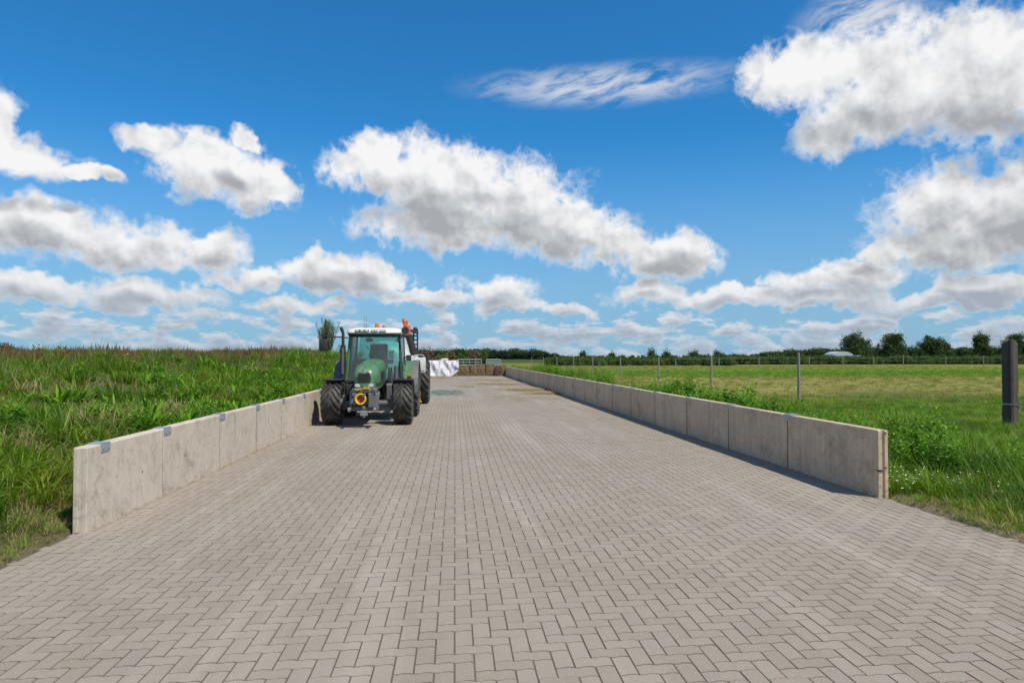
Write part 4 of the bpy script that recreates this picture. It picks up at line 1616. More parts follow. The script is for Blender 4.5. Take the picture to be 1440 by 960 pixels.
def make_wheel(root, x, y, D, W, side, rim_mat, lugs=19, rim_r=0.56):
    """wheel with its outer face towards side (+1 right); parts hub, tyre (with lugs) and rim"""
    Rr = D / 2
    hub = MB()
    hub.cyl((-0.10 * side, 0, 0), (W * 0.30 * side, 0, 0), Rr * 0.22, Rr * 0.17, n=16)
    for k in range(8):
        t = k * math.pi / 4
        hub.cyl((W * 0.16 * side, 0.30 * Rr * math.cos(t), 0.30 * Rr * math.sin(t)), (W * 0.22 * side, 0.30 * Rr * math.cos(t), 0.30 * Rr * math.sin(t)), 0.016, n=6)
    w = hub.build("wheel", GREYM, root, True, (x, y, Rr))
    h = W / 2
    ri = Rr * rim_r
    ty = MB()
    ro = Rr - 0.045
    prof = [(-h * 0.80, ri), (-h * 0.98, ri + (ro - ri) * 0.35), (-h * 1.0, ri + (ro - ri) * 0.62), (-h * 0.90, ro - 0.03), (-h * 0.55, ro), (0, ro + 0.006),
            (h * 0.55, ro), (h * 0.90, ro - 0.03), (h * 1.0, ri + (ro - ri) * 0.62), (h * 0.98, ri + (ro - ri) * 0.35), (h * 0.80, ri), (h * 0.6, ri - 0.02), (-h * 0.6, ri - 0.02)]
    ty.lathe(prof, 'x', 40, close=True)
    # chevron lugs, points leading at the centre line
    b = ty.bm
    for k in range(lugs):
        for sd in (-1, 1):
            t0 = 2 * math.pi * (k + (0.5 if sd > 0 else 0.0)) / lugs
            sweep = 0.62 / Rr * 0.5
            secs = []
            for s, xx, rr_ in ((0.0, 0.03, Rr), (0.55, h * 0.58, Rr - 0.004), (0.86, h * 0.93, Rr - 0.028), (1.0, h * 1.02, Rr - 0.10)):
                th = t0 + sweep * (s ** 1.15)
                wd = (0.030 + 0.012 * s) / Rr
                lo = rr_ - 0.06
                secs.append([(sd * xx, (lo) * math.cos(th - wd), (lo) * math.sin(th - wd)), (sd * xx, rr_ * math.cos(th - wd * 0.7), rr_ * math.sin(th - wd * 0.7)),
                             (sd * xx, rr_ * math.cos(th + wd * 0.7), rr_ * math.sin(th + wd * 0.7)), (sd * xx, lo * math.cos(th + wd), lo * math.sin(th + wd))])
            ty.loft(secs)
    ty.build("tyre", RUBBER, w, True, angle=30)
    rm = MB()
    rp = [(-h * 0.78, ri + 0.012), (-h * 0.70, ri - 0.03), (-h * 0.4, ri - 0.06), (side * 0.0, ri - 0.07), (h * 0.4, ri - 0.06), (h * 0.70, ri - 0.03), (h * 0.78, ri + 0.012), (h * 0.66, ri + 0.012), (-h * 0.66, ri + 0.012)]
    rm.lathe(rp, 'x', 32, close=True)
    rm.lathe([(side * h * 0.10, ri - 0.055), (side * h * 0.34, ri * 0.62), (side * h * 0.30, ri * 0.30), (side * h * 0.05, ri * 0.28), (side * h * 0.02, ri - 0.06)], 'x', 32, close=True)
    rm.build("rim", rim_mat, w, True)
    return w


def sup(cx, w, zb, zt, y, n=20, e=3.2):
    """rounded top section: a superellipse half over a straight skirt"""
    pts = []
    zm = zb + (zt - zb) * 0.45
    for k in range(n + 1):
        t = math.pi * k / n
        c, s = math.cos(t), math.sin(t)
        pts.append((cx + w * math.copysign(abs(c) ** (2 / e), c), y, zm + (zt - zm) * abs(s) ** (2 / e)))
    pts += [(cx - w * 0.96, y, zb), (cx + w * 0.96, y, zb)]
    return pts


def build_tractor():
    fx, fy = G(518, 596.3)
    root = empty("tractor", (fx, fy, 0))
    tag(root, "green tractor with white roof and black lugged tyres parked on the paving", "tractor")
    FT, FD, FW = 0.88, 1.07, 0.47
    RT, RD, RW = 0.90, 1.50, 0.50
    WB = 2.42
    for s in (-1, 1):
        make_wheel(root, s * FT, 0, FD, FW, s, RIM_RED, 17)
        make_wheel(root, s * RT, WB, RD, RW, s, RIM_RED, 20)
    # chassis, axles
    mb = MB()
    mb.box(-0.20, 0.20, -0.55, 1.3, 0.62, 0.95, 0.03)
    mb.box(-0.26, 0.26, 1.2, WB + 0.35, 0.50, 1.05, 0.04)
    mb.build("chassis", GREEN_DK, root)
    mb = MB()
    mb.cyl((-FT + 0.10, 0, 0.53), (FT - 0.10, 0, 0.53), 0.075, n=12)
    mb.box(-0.17, 0.17, -0.16, 0.20, 0.40, 0.66, 0.03)
    for s in (-1, 1):
        mb.cyl((s * 0.58, 0, 0.53), (s * 0.72, 0, 0.53), 0.14, n=14)
        mb.box(s * 0.60 - 0.05, s * 0.60 + 0.05, -0.09, 0.09, 0.38, 0.74, 0.02)
        mb.cyl((s * 0.10, 0.22, 0.58), (s * 0.58, 0.16, 0.55), 0.028, n=8)
    mb.build("front_axle", GREYM, root, True)
    mb = MB()
    mb.cyl((-RT + 0.1, WB, RD / 2), (RT - 0.1, WB, RD / 2), 0.12, n=14)
    mb.sphere((0, WB, RD / 2), 0.30, 0.28, 0.28)
    mb.build("rear_axle", GREYM, root, True)
    # bonnet
    rings = [sup(0, 0.15, 0.96, 1.26, -0.86), sup(0, 0.225, 0.92, 1.38, -0.81), sup(0, 0.262, 0.90, 1.46, -0.70), sup(0, 0.285, 0.90, 1.53, -0.45),
             sup(0, 0.300, 0.92, 1.58, 0.05), sup(0, 0.315, 0.95, 1.62, 0.6), sup(0, 0.33, 0.98, 1.65, 1.12)]
    mb = MB()
    mb.loft(rings)
    bon = mb.build("bonnet", GREEN, root, True, angle=50)
    # raised centre rib on the bonnet
    mb = MB()
    prev = None
    for y, z, w in ((-0.66, 1.472, 0.06), (-0.45, 1.534, 0.075), (0.05, 1.584, 0.085), (0.6, 1.624, 0.09), (1.1, 1.654, 0.09)):
        cur = [(-w, y, z - 0.03), (-w * 0.7, y, z + 0.012), (w * 0.7, y, z + 0.012), (w, y, z - 0.03)]
        if prev:
            mb.loft([prev, cur])
        prev = cur
    mb.build("bonnet_rib", GREEN, bon, True)
    # nose: grille of fine slats in a dark recess, lamps and emblem
    mb = MB()
    mb.prism([(-0.15, 1.09), (0.15, 1.09), (0.165, 1.20), (0.13, 1.33), (-0.13, 1.33), (-0.165, 1.20)], 'y', -0.872, -0.72, 0.01)
    gr = mb.build("grille", BLACK, bon)
    for k in range(6):
        z = 1.115 + k * 0.034
        MB().box(-0.125, 0.125, -0.885, -0.868, z, z + 0.010).build("grille_slat", GREEN_DK, gr)
    for s in (-1, 1):
        MB().prism([(s * 0.10, 0.965), (s * 0.215, 0.975), (s * 0.225, 1.045), (s * 0.16, 1.06), (s * 0.10, 1.03)], 'y', -0.88, -0.78, 0.012).build("headlight", LAMP, root)
        mb = MB()
        for k in range(6):
            mb.box(s * 0.318 - 0.006, s * 0.318 + 0.006, 0.1 + k * 0.12, 0.17 + k * 0.12, 1.08, 1.34)
        mb.build("side_vent", BLACK, root)
    for s in (-1, 1):
        mb = MB()
        prev = None
        for y, w in ((-0.62, 0.272), (-0.2, 0.296), (0.4, 0.312), (1.08, 0.331)):
            cur = [(s * (w - 0.02), y, 1.00), (s * (w + 0.006), y, 1.00), (s * (w + 0.006), y, 1.07), (s * (w - 0.02), y, 1.07)]
            if prev:
                mb.loft([prev, cur])
            prev = cur
        mb.build("side_band", BLACK, bon)
    # emblem: slim light mark on the nose
    mb = MB()
    mb.prism([(-0.035, 1.335), (-0.010, 1.335), (0.030, 1.49), (0.008, 1.49)], 'y', -0.86, -0.62)
    mb.build("emblem", STEEL, bon)
    MB().box(-0.05, 0.05, -0.893, -0.875, 1.300, 1.325, 0.004).build("badge", STEEL, gr)
    # front frame, number plate, power take-off cover
    mb = MB()
    mb.box(-0.30, 0.30, -0.92, -0.62, 0.83, 0.95, 0.03)
    mb.box(0.10, 0.33, -0.98, -0.60, 0.48, 0.84, 0.03)
    mb.box(-0.33, -0.14, -0.96, -0.60, 0.56, 0.84, 0.03)
    mb.box(-0.30, 0.34, -0.90, -0.55, 0.40, 0.52, 0.03)
    for s in (-1, 1):
        mb.box(s * 0.30 - 0.025, s * 0.30 + 0.025, -1.18, -0.80, 0.42, 0.50, 0.01)
        mb.cyl((s * 0.30, -0.85, 0.50), (s * 0.33, -0.70, 0.86), 0.032, n=10)
    mb.cyl((0.02, -1.12, 0.79), (0.02, -0.75, 0.82), 0.030, n=10)
    lk = mb.build("front_linkage", GREYM, root, True)
    mb = MB()
    for s in (-1, 1):
        MB().cyl((s * 0.30 - 0.03, -1.18, 0.46), (s * 0.30 + 0.03, -1.18, 0.46), 0.055, n=12).build("lower_link_hook", STEEL, lk, True)
    mb.box(-0.07, 0.11, -1.05, -0.98, 0.30, 0.42, 0.015)
    mb.cyl((0.02, -1.0, 0.26), (0.02, -1.0, 0.34), 0.03, n=8)
    mb.build("hook", STEEL, lk, True)
    mb = MB()
    mb.lathe([(-0.98, 0.128), (-1.03, 0.140), (-1.05, 0.125), (-1.04, 0.095), (-0.97, 0.085), (-0.96, 0.11)], 'y', 20, (-0.06, 0, 0.70), close=True)
    mb.build("take_off_cover", YELLOW, root, True)
    MB().cyl((-0.06, -0.99, 0.70), (-0.06, -0.93, 0.70), 0.09, n=16).build("take_off_shaft", RIM_RED, root)
    mb = MB()
    mb.box(-0.005, 0.135, -0.945, -0.925, 0.925, 0.975, 0.004)
    pl = mb.build("number_plate", YELLOW, root)
    mb = MB()
    for k, (w, x) in enumerate(((0.012, 0.015), (0.007, 0.035), (0.014, 0.055), (0.010, 0.078), (0.013, 0.100))):
        mb.box(x, x + w, -0.948, -0.946, 0.937, 0.963)
    mb.build("plate_marks", BLACK, pl)
    mb = MB()
    for x, z in ((-0.17, 0.93), (-0.12, 0.92), (-0.08, 0.94)):
        mb.cyl((x, -0.98, z), (x, -0.92, z), 0.017, n=10)
    mb.build("coupling", YELLOW, root)
    mb = MB()
    mb.tube([(-0.24, -0.93, 0.94), (-0.28, -1.0, 0.86), (-0.26, -0.98, 0.76), (-0.2, -0.94, 0.72)], 0.014, 6)
    mb.build("hose", HOSE, root, True)
    mb = MB()
    mb.tube([(0.20, -0.94, 0.93), (0.24, -1.0, 0.9), (0.28, -0.98, 0.8)], 0.014, 6)
    mb.build("hose", HOSE, root, True)
    # front mudguards
    for s in (-1, 1):
        mb = MB()
        prev = None
        for t in np.linspace(R(74), R(160), 9):
            r = FD / 2 + 0.065
            p = [(s * FT - FW * 0.52, r * math.cos(t) * -1, FD / 2 + r * math.sin(t)), (s * FT + FW * 0.52, -r * math.cos(t), FD / 2 + r * math.sin(t)),
                 (s * FT + FW * 0.52, -(r + 0.018) * math.cos(t), FD / 2 + (r + 0.018) * math.sin(t)), (s * FT - FW * 0.52, -(r + 0.018) * math.cos(t), FD / 2 + (r + 0.018) * math.sin(t))]
            if prev:
                mb.loft([prev, p])
            prev = p
        mb.tube([(s * 0.62, 0.02, 0.60), (s * 0.60, 0.04, 1.0), (s * 0.74, 0.04, FD + 0.06)], 0.022, 8)
        mb.build("front_mudguard", BLACK, root, True)
    # fuel tank, battery box, steps
    mb = MB()
    mb.box(-0.78, -0.34, 0.72, 1.75, 0.48, 0.98, 0.06, seg=2)
    mb.build("fuel_tank", BLACK, root, True)
    mb = MB()
    mb.box(0.34, 0.72, 0.78, 1.30, 0.55, 1.00, 0.04)
    mb.build("battery_box", GREYM, root)
    mb = MB()
    for k in range(3):
        mb.box(0.60, 0.92, 1.16, 1.42, 0.42 + 0.24 * k, 0.45 + 0.24 * k, 0.006)
    mb.box(0.58, 0.61, 1.16, 1.42, 0.42, 1.1)
    mb.build("step", BLACK, root)
    # cab
    y0, y1, zb, zt = 1.14, 2.72, 1.00, 2.34
    wb, wt = 0.78, 0.70
    floor = MB().box(-wb, wb, y0 + 0.06, y1, zb - 0.06, zb + 0.06, 0.02)
    cab = floor.build("cab_floor", BLACK, root)

    def post(name, a, b, r, mat):
        d = Vector(b) - Vector(a)
        m_ = MB()
        m_.cyl(a, b, r, r * 0.9, n=8)
        return m_.build(name, mat, root, True)
    A = {s: ((s * (wb - 0.04), y0 + 0.02, zb), (s * (wt - 0.04), y0 + 0.16, zt)) for s in (-1, 1)}
    for s in (-1, 1):
        post("front_pillar", *A[s], 0.038, GREEN if s < 0 else GREEN_DK)
        post("door_pillar", (s * (wb + 0.0), 1.92, zb), (s * wt, 1.95, zt), 0.032, GREEN_DK)
        post("rear_pillar", (s * (wb - 0.06), y1 - 0.05, zb + 0.3), (s * (wt - 0.04), y1 - 0.12, zt), 0.042, GREEN_DK)

    def pane(name, q, mat=GLASS):
        b = MB()
        n = (Vector(q[1]) - Vector(q[0])).cross(Vector(q[2]) - Vector(q[0])).normalized() * 0.005
        b.loft([[Vector(p) + n for p in q], [Vector(p) - n for p in q]])
        return b.build(name, mat, root)
    pane("windscreen", [(-wb + 0.09, y0 + 0.02, zb + 0.05), (wb - 0.09, y0 + 0.02, zb + 0.05), (wt - 0.09, y0 + 0.15, zt - 0.04), (-wt + 0.09, y0 + 0.15, zt - 0.04)])
    for s in (-1, 1):
        pane("side_window", [(s * (wb + 0.005), y0 + 0.08, zb + 0.06), (s * (wb + 0.02), 1.88, zb + 0.06), (s * (wt + 0.01), 1.91, zt - 0.03), (s * (wt - 0.02), y0 + 0.21, zt - 0.03)])
        pane("side_window", [(s * (wb + 0.02), 1.97, zb + 0.40), (s * (wb - 0.05), y1 - 0.1, zb + 0.48), (s * (wt - 0.04), y1 - 0.17, zt - 0.03), (s * (wt + 0.01), 1.99, zt - 0.03)])
    pane("rear_window", [(-wb + 0.13, y1 - 0.04, zb + 0.35), (wb - 0.13, y1 - 0.04, zb + 0.35), (wt - 0.12, y1 - 0.12, zt - 0.04), (-wt + 0.12, y1 - 0.12, zt - 0.04)])
    # dashboard, wheel, seat
    mb = MB()
    mb.box(-0.50, 0.50, y0 + 0.12, y0 + 0.34, 1.52, 1.64, 0.03)
    mb.box(-0.17, 0.17, y0 + 0.10, y0 + 0.36, zb, 1.55, 0.03)
    mb.build("dashboard", BLACK, root)
    mb = MB()
    ring = [(0.02 + 0.20 * math.cos(t), 1.62 + 0.07 * math.sin(t), 1.74 + 0.17 * math.sin(t)) for t in np.linspace(0, 2 * math.pi, 19)]
    mb.tube(ring, 0.018, 7)
    mb.cyl((0.02, 1.40, 1.56), (0.02, 1.62, 1.74), 0.03, n=8)
    mb.build("steering_wheel", BLACK, root, True)
    mb = MB()
    mb.box(-0.26, 0.26, 1.85, 2.35, 1.36, 1.50, 0.05, seg=2)
    mb.box(-0.25, 0.25, 2.30, 2.44, 1.46, 2.08, 0.05, seg=2)
    mb.box(0.30, 0.40, 1.95, 2.35, 1.52, 1.62, 0.02)
    mb.build("seat", SEATM, root, True)
    MB().box(0.36, 0.52, 1.50, 1.54, 1.66, 1.88, 0.012).build("terminal", LAMP, root)
    mb = MB()
    mb.cyl((-0.15, y0 + 0.2, 2.22), (-0.15, y0 + 0.2, 2.32), 0.012, n=6)
    mb.box(-0.24, -0.06, y0 + 0.17, y0 + 0.20, 2.12, 2.22, 0.01)
    mb.build("cab_mirror", BLACK, root)
    mb = MB()
    mb.tube([(0.0, y0 + 0.06, 1.66), (-0.22, y0 + 0.10, 2.02)], 0.008, 5)
    mb.build("wiper", BLACK, root)
    # roof with lamps
    mb = MB()

    def rr(w, y0_, y1_, z):
        c = 0.16
        return [(-w, y0_ + c, z), (-w + c * 0.3, y0_ + c * 0.3, z), (-w + c, y0_, z), (w - c, y0_, z), (w - c * 0.3, y0_ + c * 0.3, z), (w, y0_ + c, z),
                (w, y1_ - c, z), (w - c, y1_, z), (-w + c, y1_, z), (-w, y1_ - c, z)]
    mb.loft([rr(0.71, y0 - 0.08, y1 + 0.02, 2.325), rr(0.735, y0 - 0.11, y1 + 0.04, 2.36), rr(0.725, y0 - 0.09, y1 + 0.03, 2.42), rr(0.67, y0 - 0.01, y1 - 0.04, 2.475), rr(0.52, y0 + 0.15, y1 - 0.2, 2.50)])
    roof = mb.build("roof", ROOFW, root, True, angle=50)
    mb = MB()
    mb.loft([rr(0.70, y0 - 0.06, y1, 2.285), rr(0.712, y0 - 0.082, y1 + 0.01, 2.326)])
    mb.build("roof_trim", BLACK, roof)
    for x0, x1 in ((-0.50, -0.12), (-0.08, 0.12), (0.15, 0.33)):
        mb = MB()
        mb.box(x0, x1, y0 - 0.118, y0 - 0.05, 2.372, 2.438, 0.014, seg=2)
        lb = mb.build("light_housing", BLACK, roof, True)
        n = max(1, round((x1 - x0) / 0.12))
        for k in range(n):
            xc = x0 + (k + 0.5) * (x1 - x0) / n
            MB().box(xc - 0.045, xc + 0.045, y0 - 0.127, y0 - 0.116, 2.384, 2.428, 0.004).build("work_light", LAMP, lb)
    for x, h, r in ((0.04, 0.13, 0.062), (0.23, 0.09, 0.045)):
        mb = MB()
        mb.cyl((x, y0 + 0.35, 2.49), (x, y0 + 0.35, 2.49 + h), r, r * 0.92, n=16)
        mb.build("beacon", ORANGE, root, True)
    mb = MB()
    for x in (-0.33, -0.27):
        mb.cyl((x, y0 + 0.5, 2.48), (x, y0 + 0.5, 2.84), 0.006, 0.003, n=5)
    mb.cyl((-0.30, y0 + 0.5, 2.47), (-0.30, y0 + 0.5, 2.52), 0.05, n=10)
    mb.build("aerial", BLACK, root)
    # exhaust with bent tip, mirrors
    mb = MB()
    mb.cyl((-0.80, 0.98, 1.0), (-0.80, 0.98, 2.02), 0.072, n=14)
    mb.cyl((-0.80, 0.98, 2.02), (-0.80, 0.98, 2.36), 0.040, n=12)
    mb.cyl((-0.80, 0.98, 2.36), (-0.86, 0.96, 2.50), 0.042, 0.045, n=12)
    mb.box(-0.84, -0.58, 0.94, 1.02, 1.02, 1.10, 0.01)
    mb.build("exhaust", BLACK, root, True)
    MB().cyl((-0.80, 0.905, 1.25), (-0.80, 0.903, 1.95), 0.035, n=6).build("heat_shield", GREYM, root)
    mb = MB()
    mb.tube([(-0.70, 1.16, 2.22), (-0.95, 1.04, 2.24), (-1.30, 1.0, 2.26)], 0.017, 7)
    mb.tube([(-1.30, 1.0, 2.26), (-1.33, 1.0, 2.16)], 0.014, 7)
    mb.box(-1.44, -1.20, 0.98, 1.05, 1.86, 2.18, 0.035, seg=2)
    mr = mb.build("mirror", BLACK, root, True)
    MB().box(-1.42, -1.22, 1.052, 1.056, 1.89, 2.15, 0.001).build("mirror_glass", STEEL, mr)
    mb = MB()
    mb.tube([(0.68, 1.22, 2.20), (0.84, 1.10, 2.34)], 0.017, 7)
    mb.lathe([(1.02, 0.10), (1.07, 0.105), (1.10, 0.07)], 'y', 16, (0.84, 0, 2.42))
    mb.build("mirror", BLACK, root, True)
    mb = MB()
    mb.tube([(0.78, 1.20, 1.68), (0.92, 1.16, 1.72)], 0.014, 6)
    mb.box(0.86, 1.0, 1.12, 1.19, 1.60, 1.76, 0.02)
    mb.build("door_lamp", BLACK, root)
    # rear mudguards: green inner shell with a grey rim
    for s in (-1, 1):
        mb, mg = MB(), MB()
        pa = pb = None
        for t in np.linspace(R(-2), R(165), 13):
            r = RD / 2 + 0.09
            c_, s_ = -math.cos(t), math.sin(t)
            def P4(xa, xb, r0, r1):
                return [(s * xa, WB + r0 * c_, RD / 2 + r0 * s_), (s * xb, WB + r0 * c_, RD / 2 + r0 * s_), (s * xb, WB + r1 * c_, RD / 2 + r1 * s_), (s * xa, WB + r1 * c_, RD / 2 + r1 * s_)]
            a, b = P4(0.58, 0.985, r, r + 0.02), P4(0.985, 1.16, r - 0.012, r + 0.028)
            if pa:
                mb.loft([pa, a])
                mg.loft([pb, b])
            pa, pb = a, b
        mb.prism([(1.70, 1.0), (1.70, 1.28), (1.95, 1.52), (2.42, 1.66), (2.70, 1.58), (2.70, 1.0)], 'x', s * 0.60, s * 0.63)
        mb.build("rear_mudguard", GREEN, root, True)
        mg.build("mudguard_edge", GREYM, root, True)
        MB().box(s * 0.93 - 0.05, s * 0.93 + 0.05, WB - 0.81, WB - 0.76, 1.15, 1.22, 0.01).build("side_lamp", ORANGE, root)
    # control levers and pipes right of the bonnet
    mb = MB()
    mb.cyl((0.46, 0.95, 1.0), (0.46, 0.95, 1.42), 0.06, n=12)
    mb.cyl((0.60, 1.05, 1.0), (0.60, 1.05, 1.46), 0.05, n=12)
    mb.tube([(0.50, 0.85, 1.0), (0.56, 0.8, 1.25), (0.50, 0.9, 1.45)], 0.018, 6)
    mb.build("air_tank", GREYM, root, True)
    mb = MB()
    mb.box(-0.24, 0.24, WB + 0.38, WB + 0.75, 0.55, 0.72, 0.02)
    for s in (-1, 1):
        mb.cyl((s * 0.38, WB + 0.2, 0.75), (s * 0.42, WB + 0.95, 0.55), 0.035, n=8)
    mb.build("rear_hitch", GREYM, root, True)
    return root, fx, fy


TRACTOR, TX, TY = build_tractor()


# ------------------------------------------------------------------ slurry tanker hitched behind
def build_tanker():
    y0 = TY + 3.35
    yw = TY + 8.05
    d = G(598, 566.6)
    yw = d[1]
    root = empty("slurry_tanker", (TX + 0.02, 0, 0))
    tag(root, "white slurry tanker with folded black filling arm hitched behind the tractor", "tanker")
    mb = MB()
    rad, zc = 0.80, 1.42
    prof = [(y0 + 0.50, 0.10), (y0 + 0.56, 0.45), (y0 + 0.68, 0.68), (y0 + 0.86, rad)]
    prof += [(y0 + 0.86 + k * 0.9, rad) for k in range(1, 5)]
    ye = yw + 1.6
    prof += [(ye - 0.3, rad), (ye - 0.12, 0.68), (ye, 0.4), (ye + 0.04, 0.1)]
    mb.lathe(prof, 'y', 36, (0, 0, zc))
    tank = mb.build("tank", TANKW, root, True, angle=50)
    for k in range(5):
        y = y0 + 1.1 + k * 0.95
        mb = MB()
        mb.lathe([(y, rad + 0.002), (y, rad + 0.035), (y + 0.06, rad + 0.035), (y + 0.06, rad + 0.002)], 'y', 36, (0, 0, zc), close=True)
        mb.build("hoop", TANKW, tank, True)
    mb = MB()
    mb.box(-0.42, -0.28, TY + 2.9, ye, 0.55, 0.72, 0.02)
    mb.box(0.28, 0.42, TY + 2.9, ye, 0.55, 0.72, 0.02)
    mb.box(-0.9, 0.9, yw - 0.08, yw + 0.08, 0.72, 0.88, 0.02)
    mb.box(-0.12, 0.12, TY + 2.75, TY + 3.6, 0.52, 0.66, 0.02)
    mb.build("frame", GREYM, root)
    for s in (-1, 1):
        make_wheel(root, s * 0.95, yw, 1.60, 0.55, s, RIM_RED, 20)
    # white tool and pump box at the front corner
    yb = yw - 1.9
    xb0, xb1 = XatY(579.5, yb) - TX - 0.02, XatY(597.5, yb) - TX - 0.02
    zb0, zb1 = ZatY(588, 524, yb), ZatY(588, 502.5, yb)
    mb = MB()
    mb.box(xb0, xb1, yb, yb + 0.9, zb0, zb1, 0.03, seg=2)
    bx = mb.build("pump_box", TANKW, root, True)
    MB().box(xb0 + 0.02, xb1 - 0.02, yb - 0.006, yb, zb0 + 0.05, zb0 + 0.075).build("box_sill", GREYM, bx)
    mb = MB()
    mb.tube([(xb0, yb + 0.3, zb1), (xb0 + 0.05, yb + 0.3, zb1 + 0.10), (xb1 - 0.08, yb + 0.3, zb1 + 0.09), (xb1 - 0.01, yb + 0.3, zb1 - 0.02)], 0.025, 7)
    mb.build("rail", STEEL, root, True)
    MB().box(xb0 + 0.05, xb1 - 0.1, yb - 0.02, yb + 0.5, zb0 - 0.22, zb0 - 0.04, 0.02).build("valve_block", BLACK, root)
    # yellow support leg
    mb = MB()
    yl = yw - 1.0
    xl = XatY(589.5, yl) - TX - 0.02
    mb.box(xl - 0.045, xl + 0.045, yl, yl + 0.06, 0.12, 0.55, 0.01)
    mb.box(xl - 0.09, xl + 0.09, yl - 0.05, yl + 0.12, 0.10, 0.14, 0.01)
    mb.build("support_leg", YELLOW, root)
    # folded filling arm: black pipe, ladder like frame, orange nozzle
    ya = y0 + 1.3
    mb = MB()

    def at(px, py, y):
        return (XatY(px, y) - TX - 0.02, y, ZatY(px, py, y))
    mb.tube([at(581.5, 497, ya), at(579.5, 488, ya), at(576.5, 478, ya), at(574.5, 471, ya)], 0.115, 12)
    mb.cyl(at(582.2, 499, ya), at(581, 494, ya), 0.15, 0.15, n=14)
    mb.cyl(at(576, 464, ya), at(588, 468, ya), 0.045, n=8)
    mb.build("filling_arm", HOSE, root, True)
    mb = MB()
    for px in (581.5, 587):
        mb.cyl(at(px, 464, ya + 0.1), at(px, 494, ya + 0.1), 0.028, n=6)
    for py in (466, 472, 478, 484, 490):
        mb.cyl(at(581, py, ya + 0.1), at(587.5, py, ya + 0.1), 0.022, n=6)
    mb.sphere(at(584, 463, ya + 0.1), 0.08, 0.08, 0.08)
    mb.build("arm_frame", BLACK, root, True)
    mb = MB()
    a, b = at(573.5, 472, ya), at(573.5, 457, ya)
    mb.box(a[0] - 0.085, a[0] + 0.085, ya - 0.09, ya + 0.09, a[2], b[2], 0.025, seg=2)
    mb.box(a[0] - 0.15, a[0] - 0.05, ya - 0.06, ya + 0.06, b[2] - 0.05, b[2] + 0.15, 0.02)
    mb.cyl((a[0] - 0.12, ya, b[2] + 0.05), (a[0] - 0.14, ya, b[2] + 0.20), 0.05, n=10)
    mb.cyl((a[0] - 0.03, ya, b[2] + 0.0), (a[0] - 0.03, ya, b[2] + 0.14), 0.04, n=10)
    mb.build("nozzle", ORANGE, root, True)
    mb = MB()
    mb.tube([at(560, 475, ya), at(566, 473, ya), at(573, 473, ya), (a[0], ya, a[2] + 0.05)], 0.04, 8)
    mb.tube([at(560, 475, ya), (0.3, ya, zc + 0.6)], 0.05, 8)
    mb.build("arm_bracket", BLACK, root, True)


build_tanker()


# ------------------------------------------------------------------ the far end of the slab
def mat_straw(name, a, b):
    m, N = new_mat(name)
    pos = N.node('ShaderNodeNewGeometry').outputs['Position']
    r = N.node('ShaderNodeObjectInfo').outputs['Random']
    n1 = N.noise(N.v('MULTIPLY', pos, (6.0, 6.0, 26.0)), 1.0, 5, 0.65)
    n2 = N.noise(pos, 2.0, 4, 0.6)
    c = N.mix(n1, a, b)
    c = N.mix(N.m('MULTIPLY', n2, 0.6), c, tuple(q * 0.6 for q in a))
    c = N.mix(N.m('MULTIPLY', r, 0.35), c, tuple(q * 0.65 for q in b))
    bs = principled(N, Base_Color=c, Roughness=0.95)
    N.put(bs.inputs['Normal'], bump(N, n1, 0.9, 0.06))
    finish(N, bs.outputs[0])
    return m


STRAW = mat_straw("pressed_straw", (0.13, 0.085, 0.045), (0.27, 0.19, 0.105))


def block(name, label, x0, x1, y0, y1, h, seed, round_top=False, mat=STRAW, group=None):
    """roughly cut block with bulging sides"""
    rng = np.random.default_rng(seed)
    b = bmesh.new()
    bmesh.ops.create_cube(b, size=1)
    bmesh.ops.subdivide_edges(b, edges=b.edges[:], cuts=5, use_grid_fill=True)
    for v in b.verts:
        p = v.co
        q = Vector(p)
        for a in range(3):
            o1, o2 = [k for k in range(3) if k != a]
            q[a] += p[a] * 0.10 * (1 - (2 * p[o1]) ** 2) * (1 - (2 * p[o2]) ** 2)
        q += Vector(rng.normal(0, 0.013, 3))
        if round_top and p.z > 0:
            q.z -= 0.9 * p.x * p.x * p.z * 2
        v.co = (x0 + (q.x + 0.5) * (x1 - x0), y0 + (q.y + 0.5) * (y1 - y0), max((q.z + 0.5) * h, 0.0))
    me = bpy.data.meshes.new(name)
    b.to_mesh(me)
    b.free()
    me.materials.append(mat)
    o = bpy.data.objects.new(name, me)
    tag(link(o), label, "straw block", group)
    return o


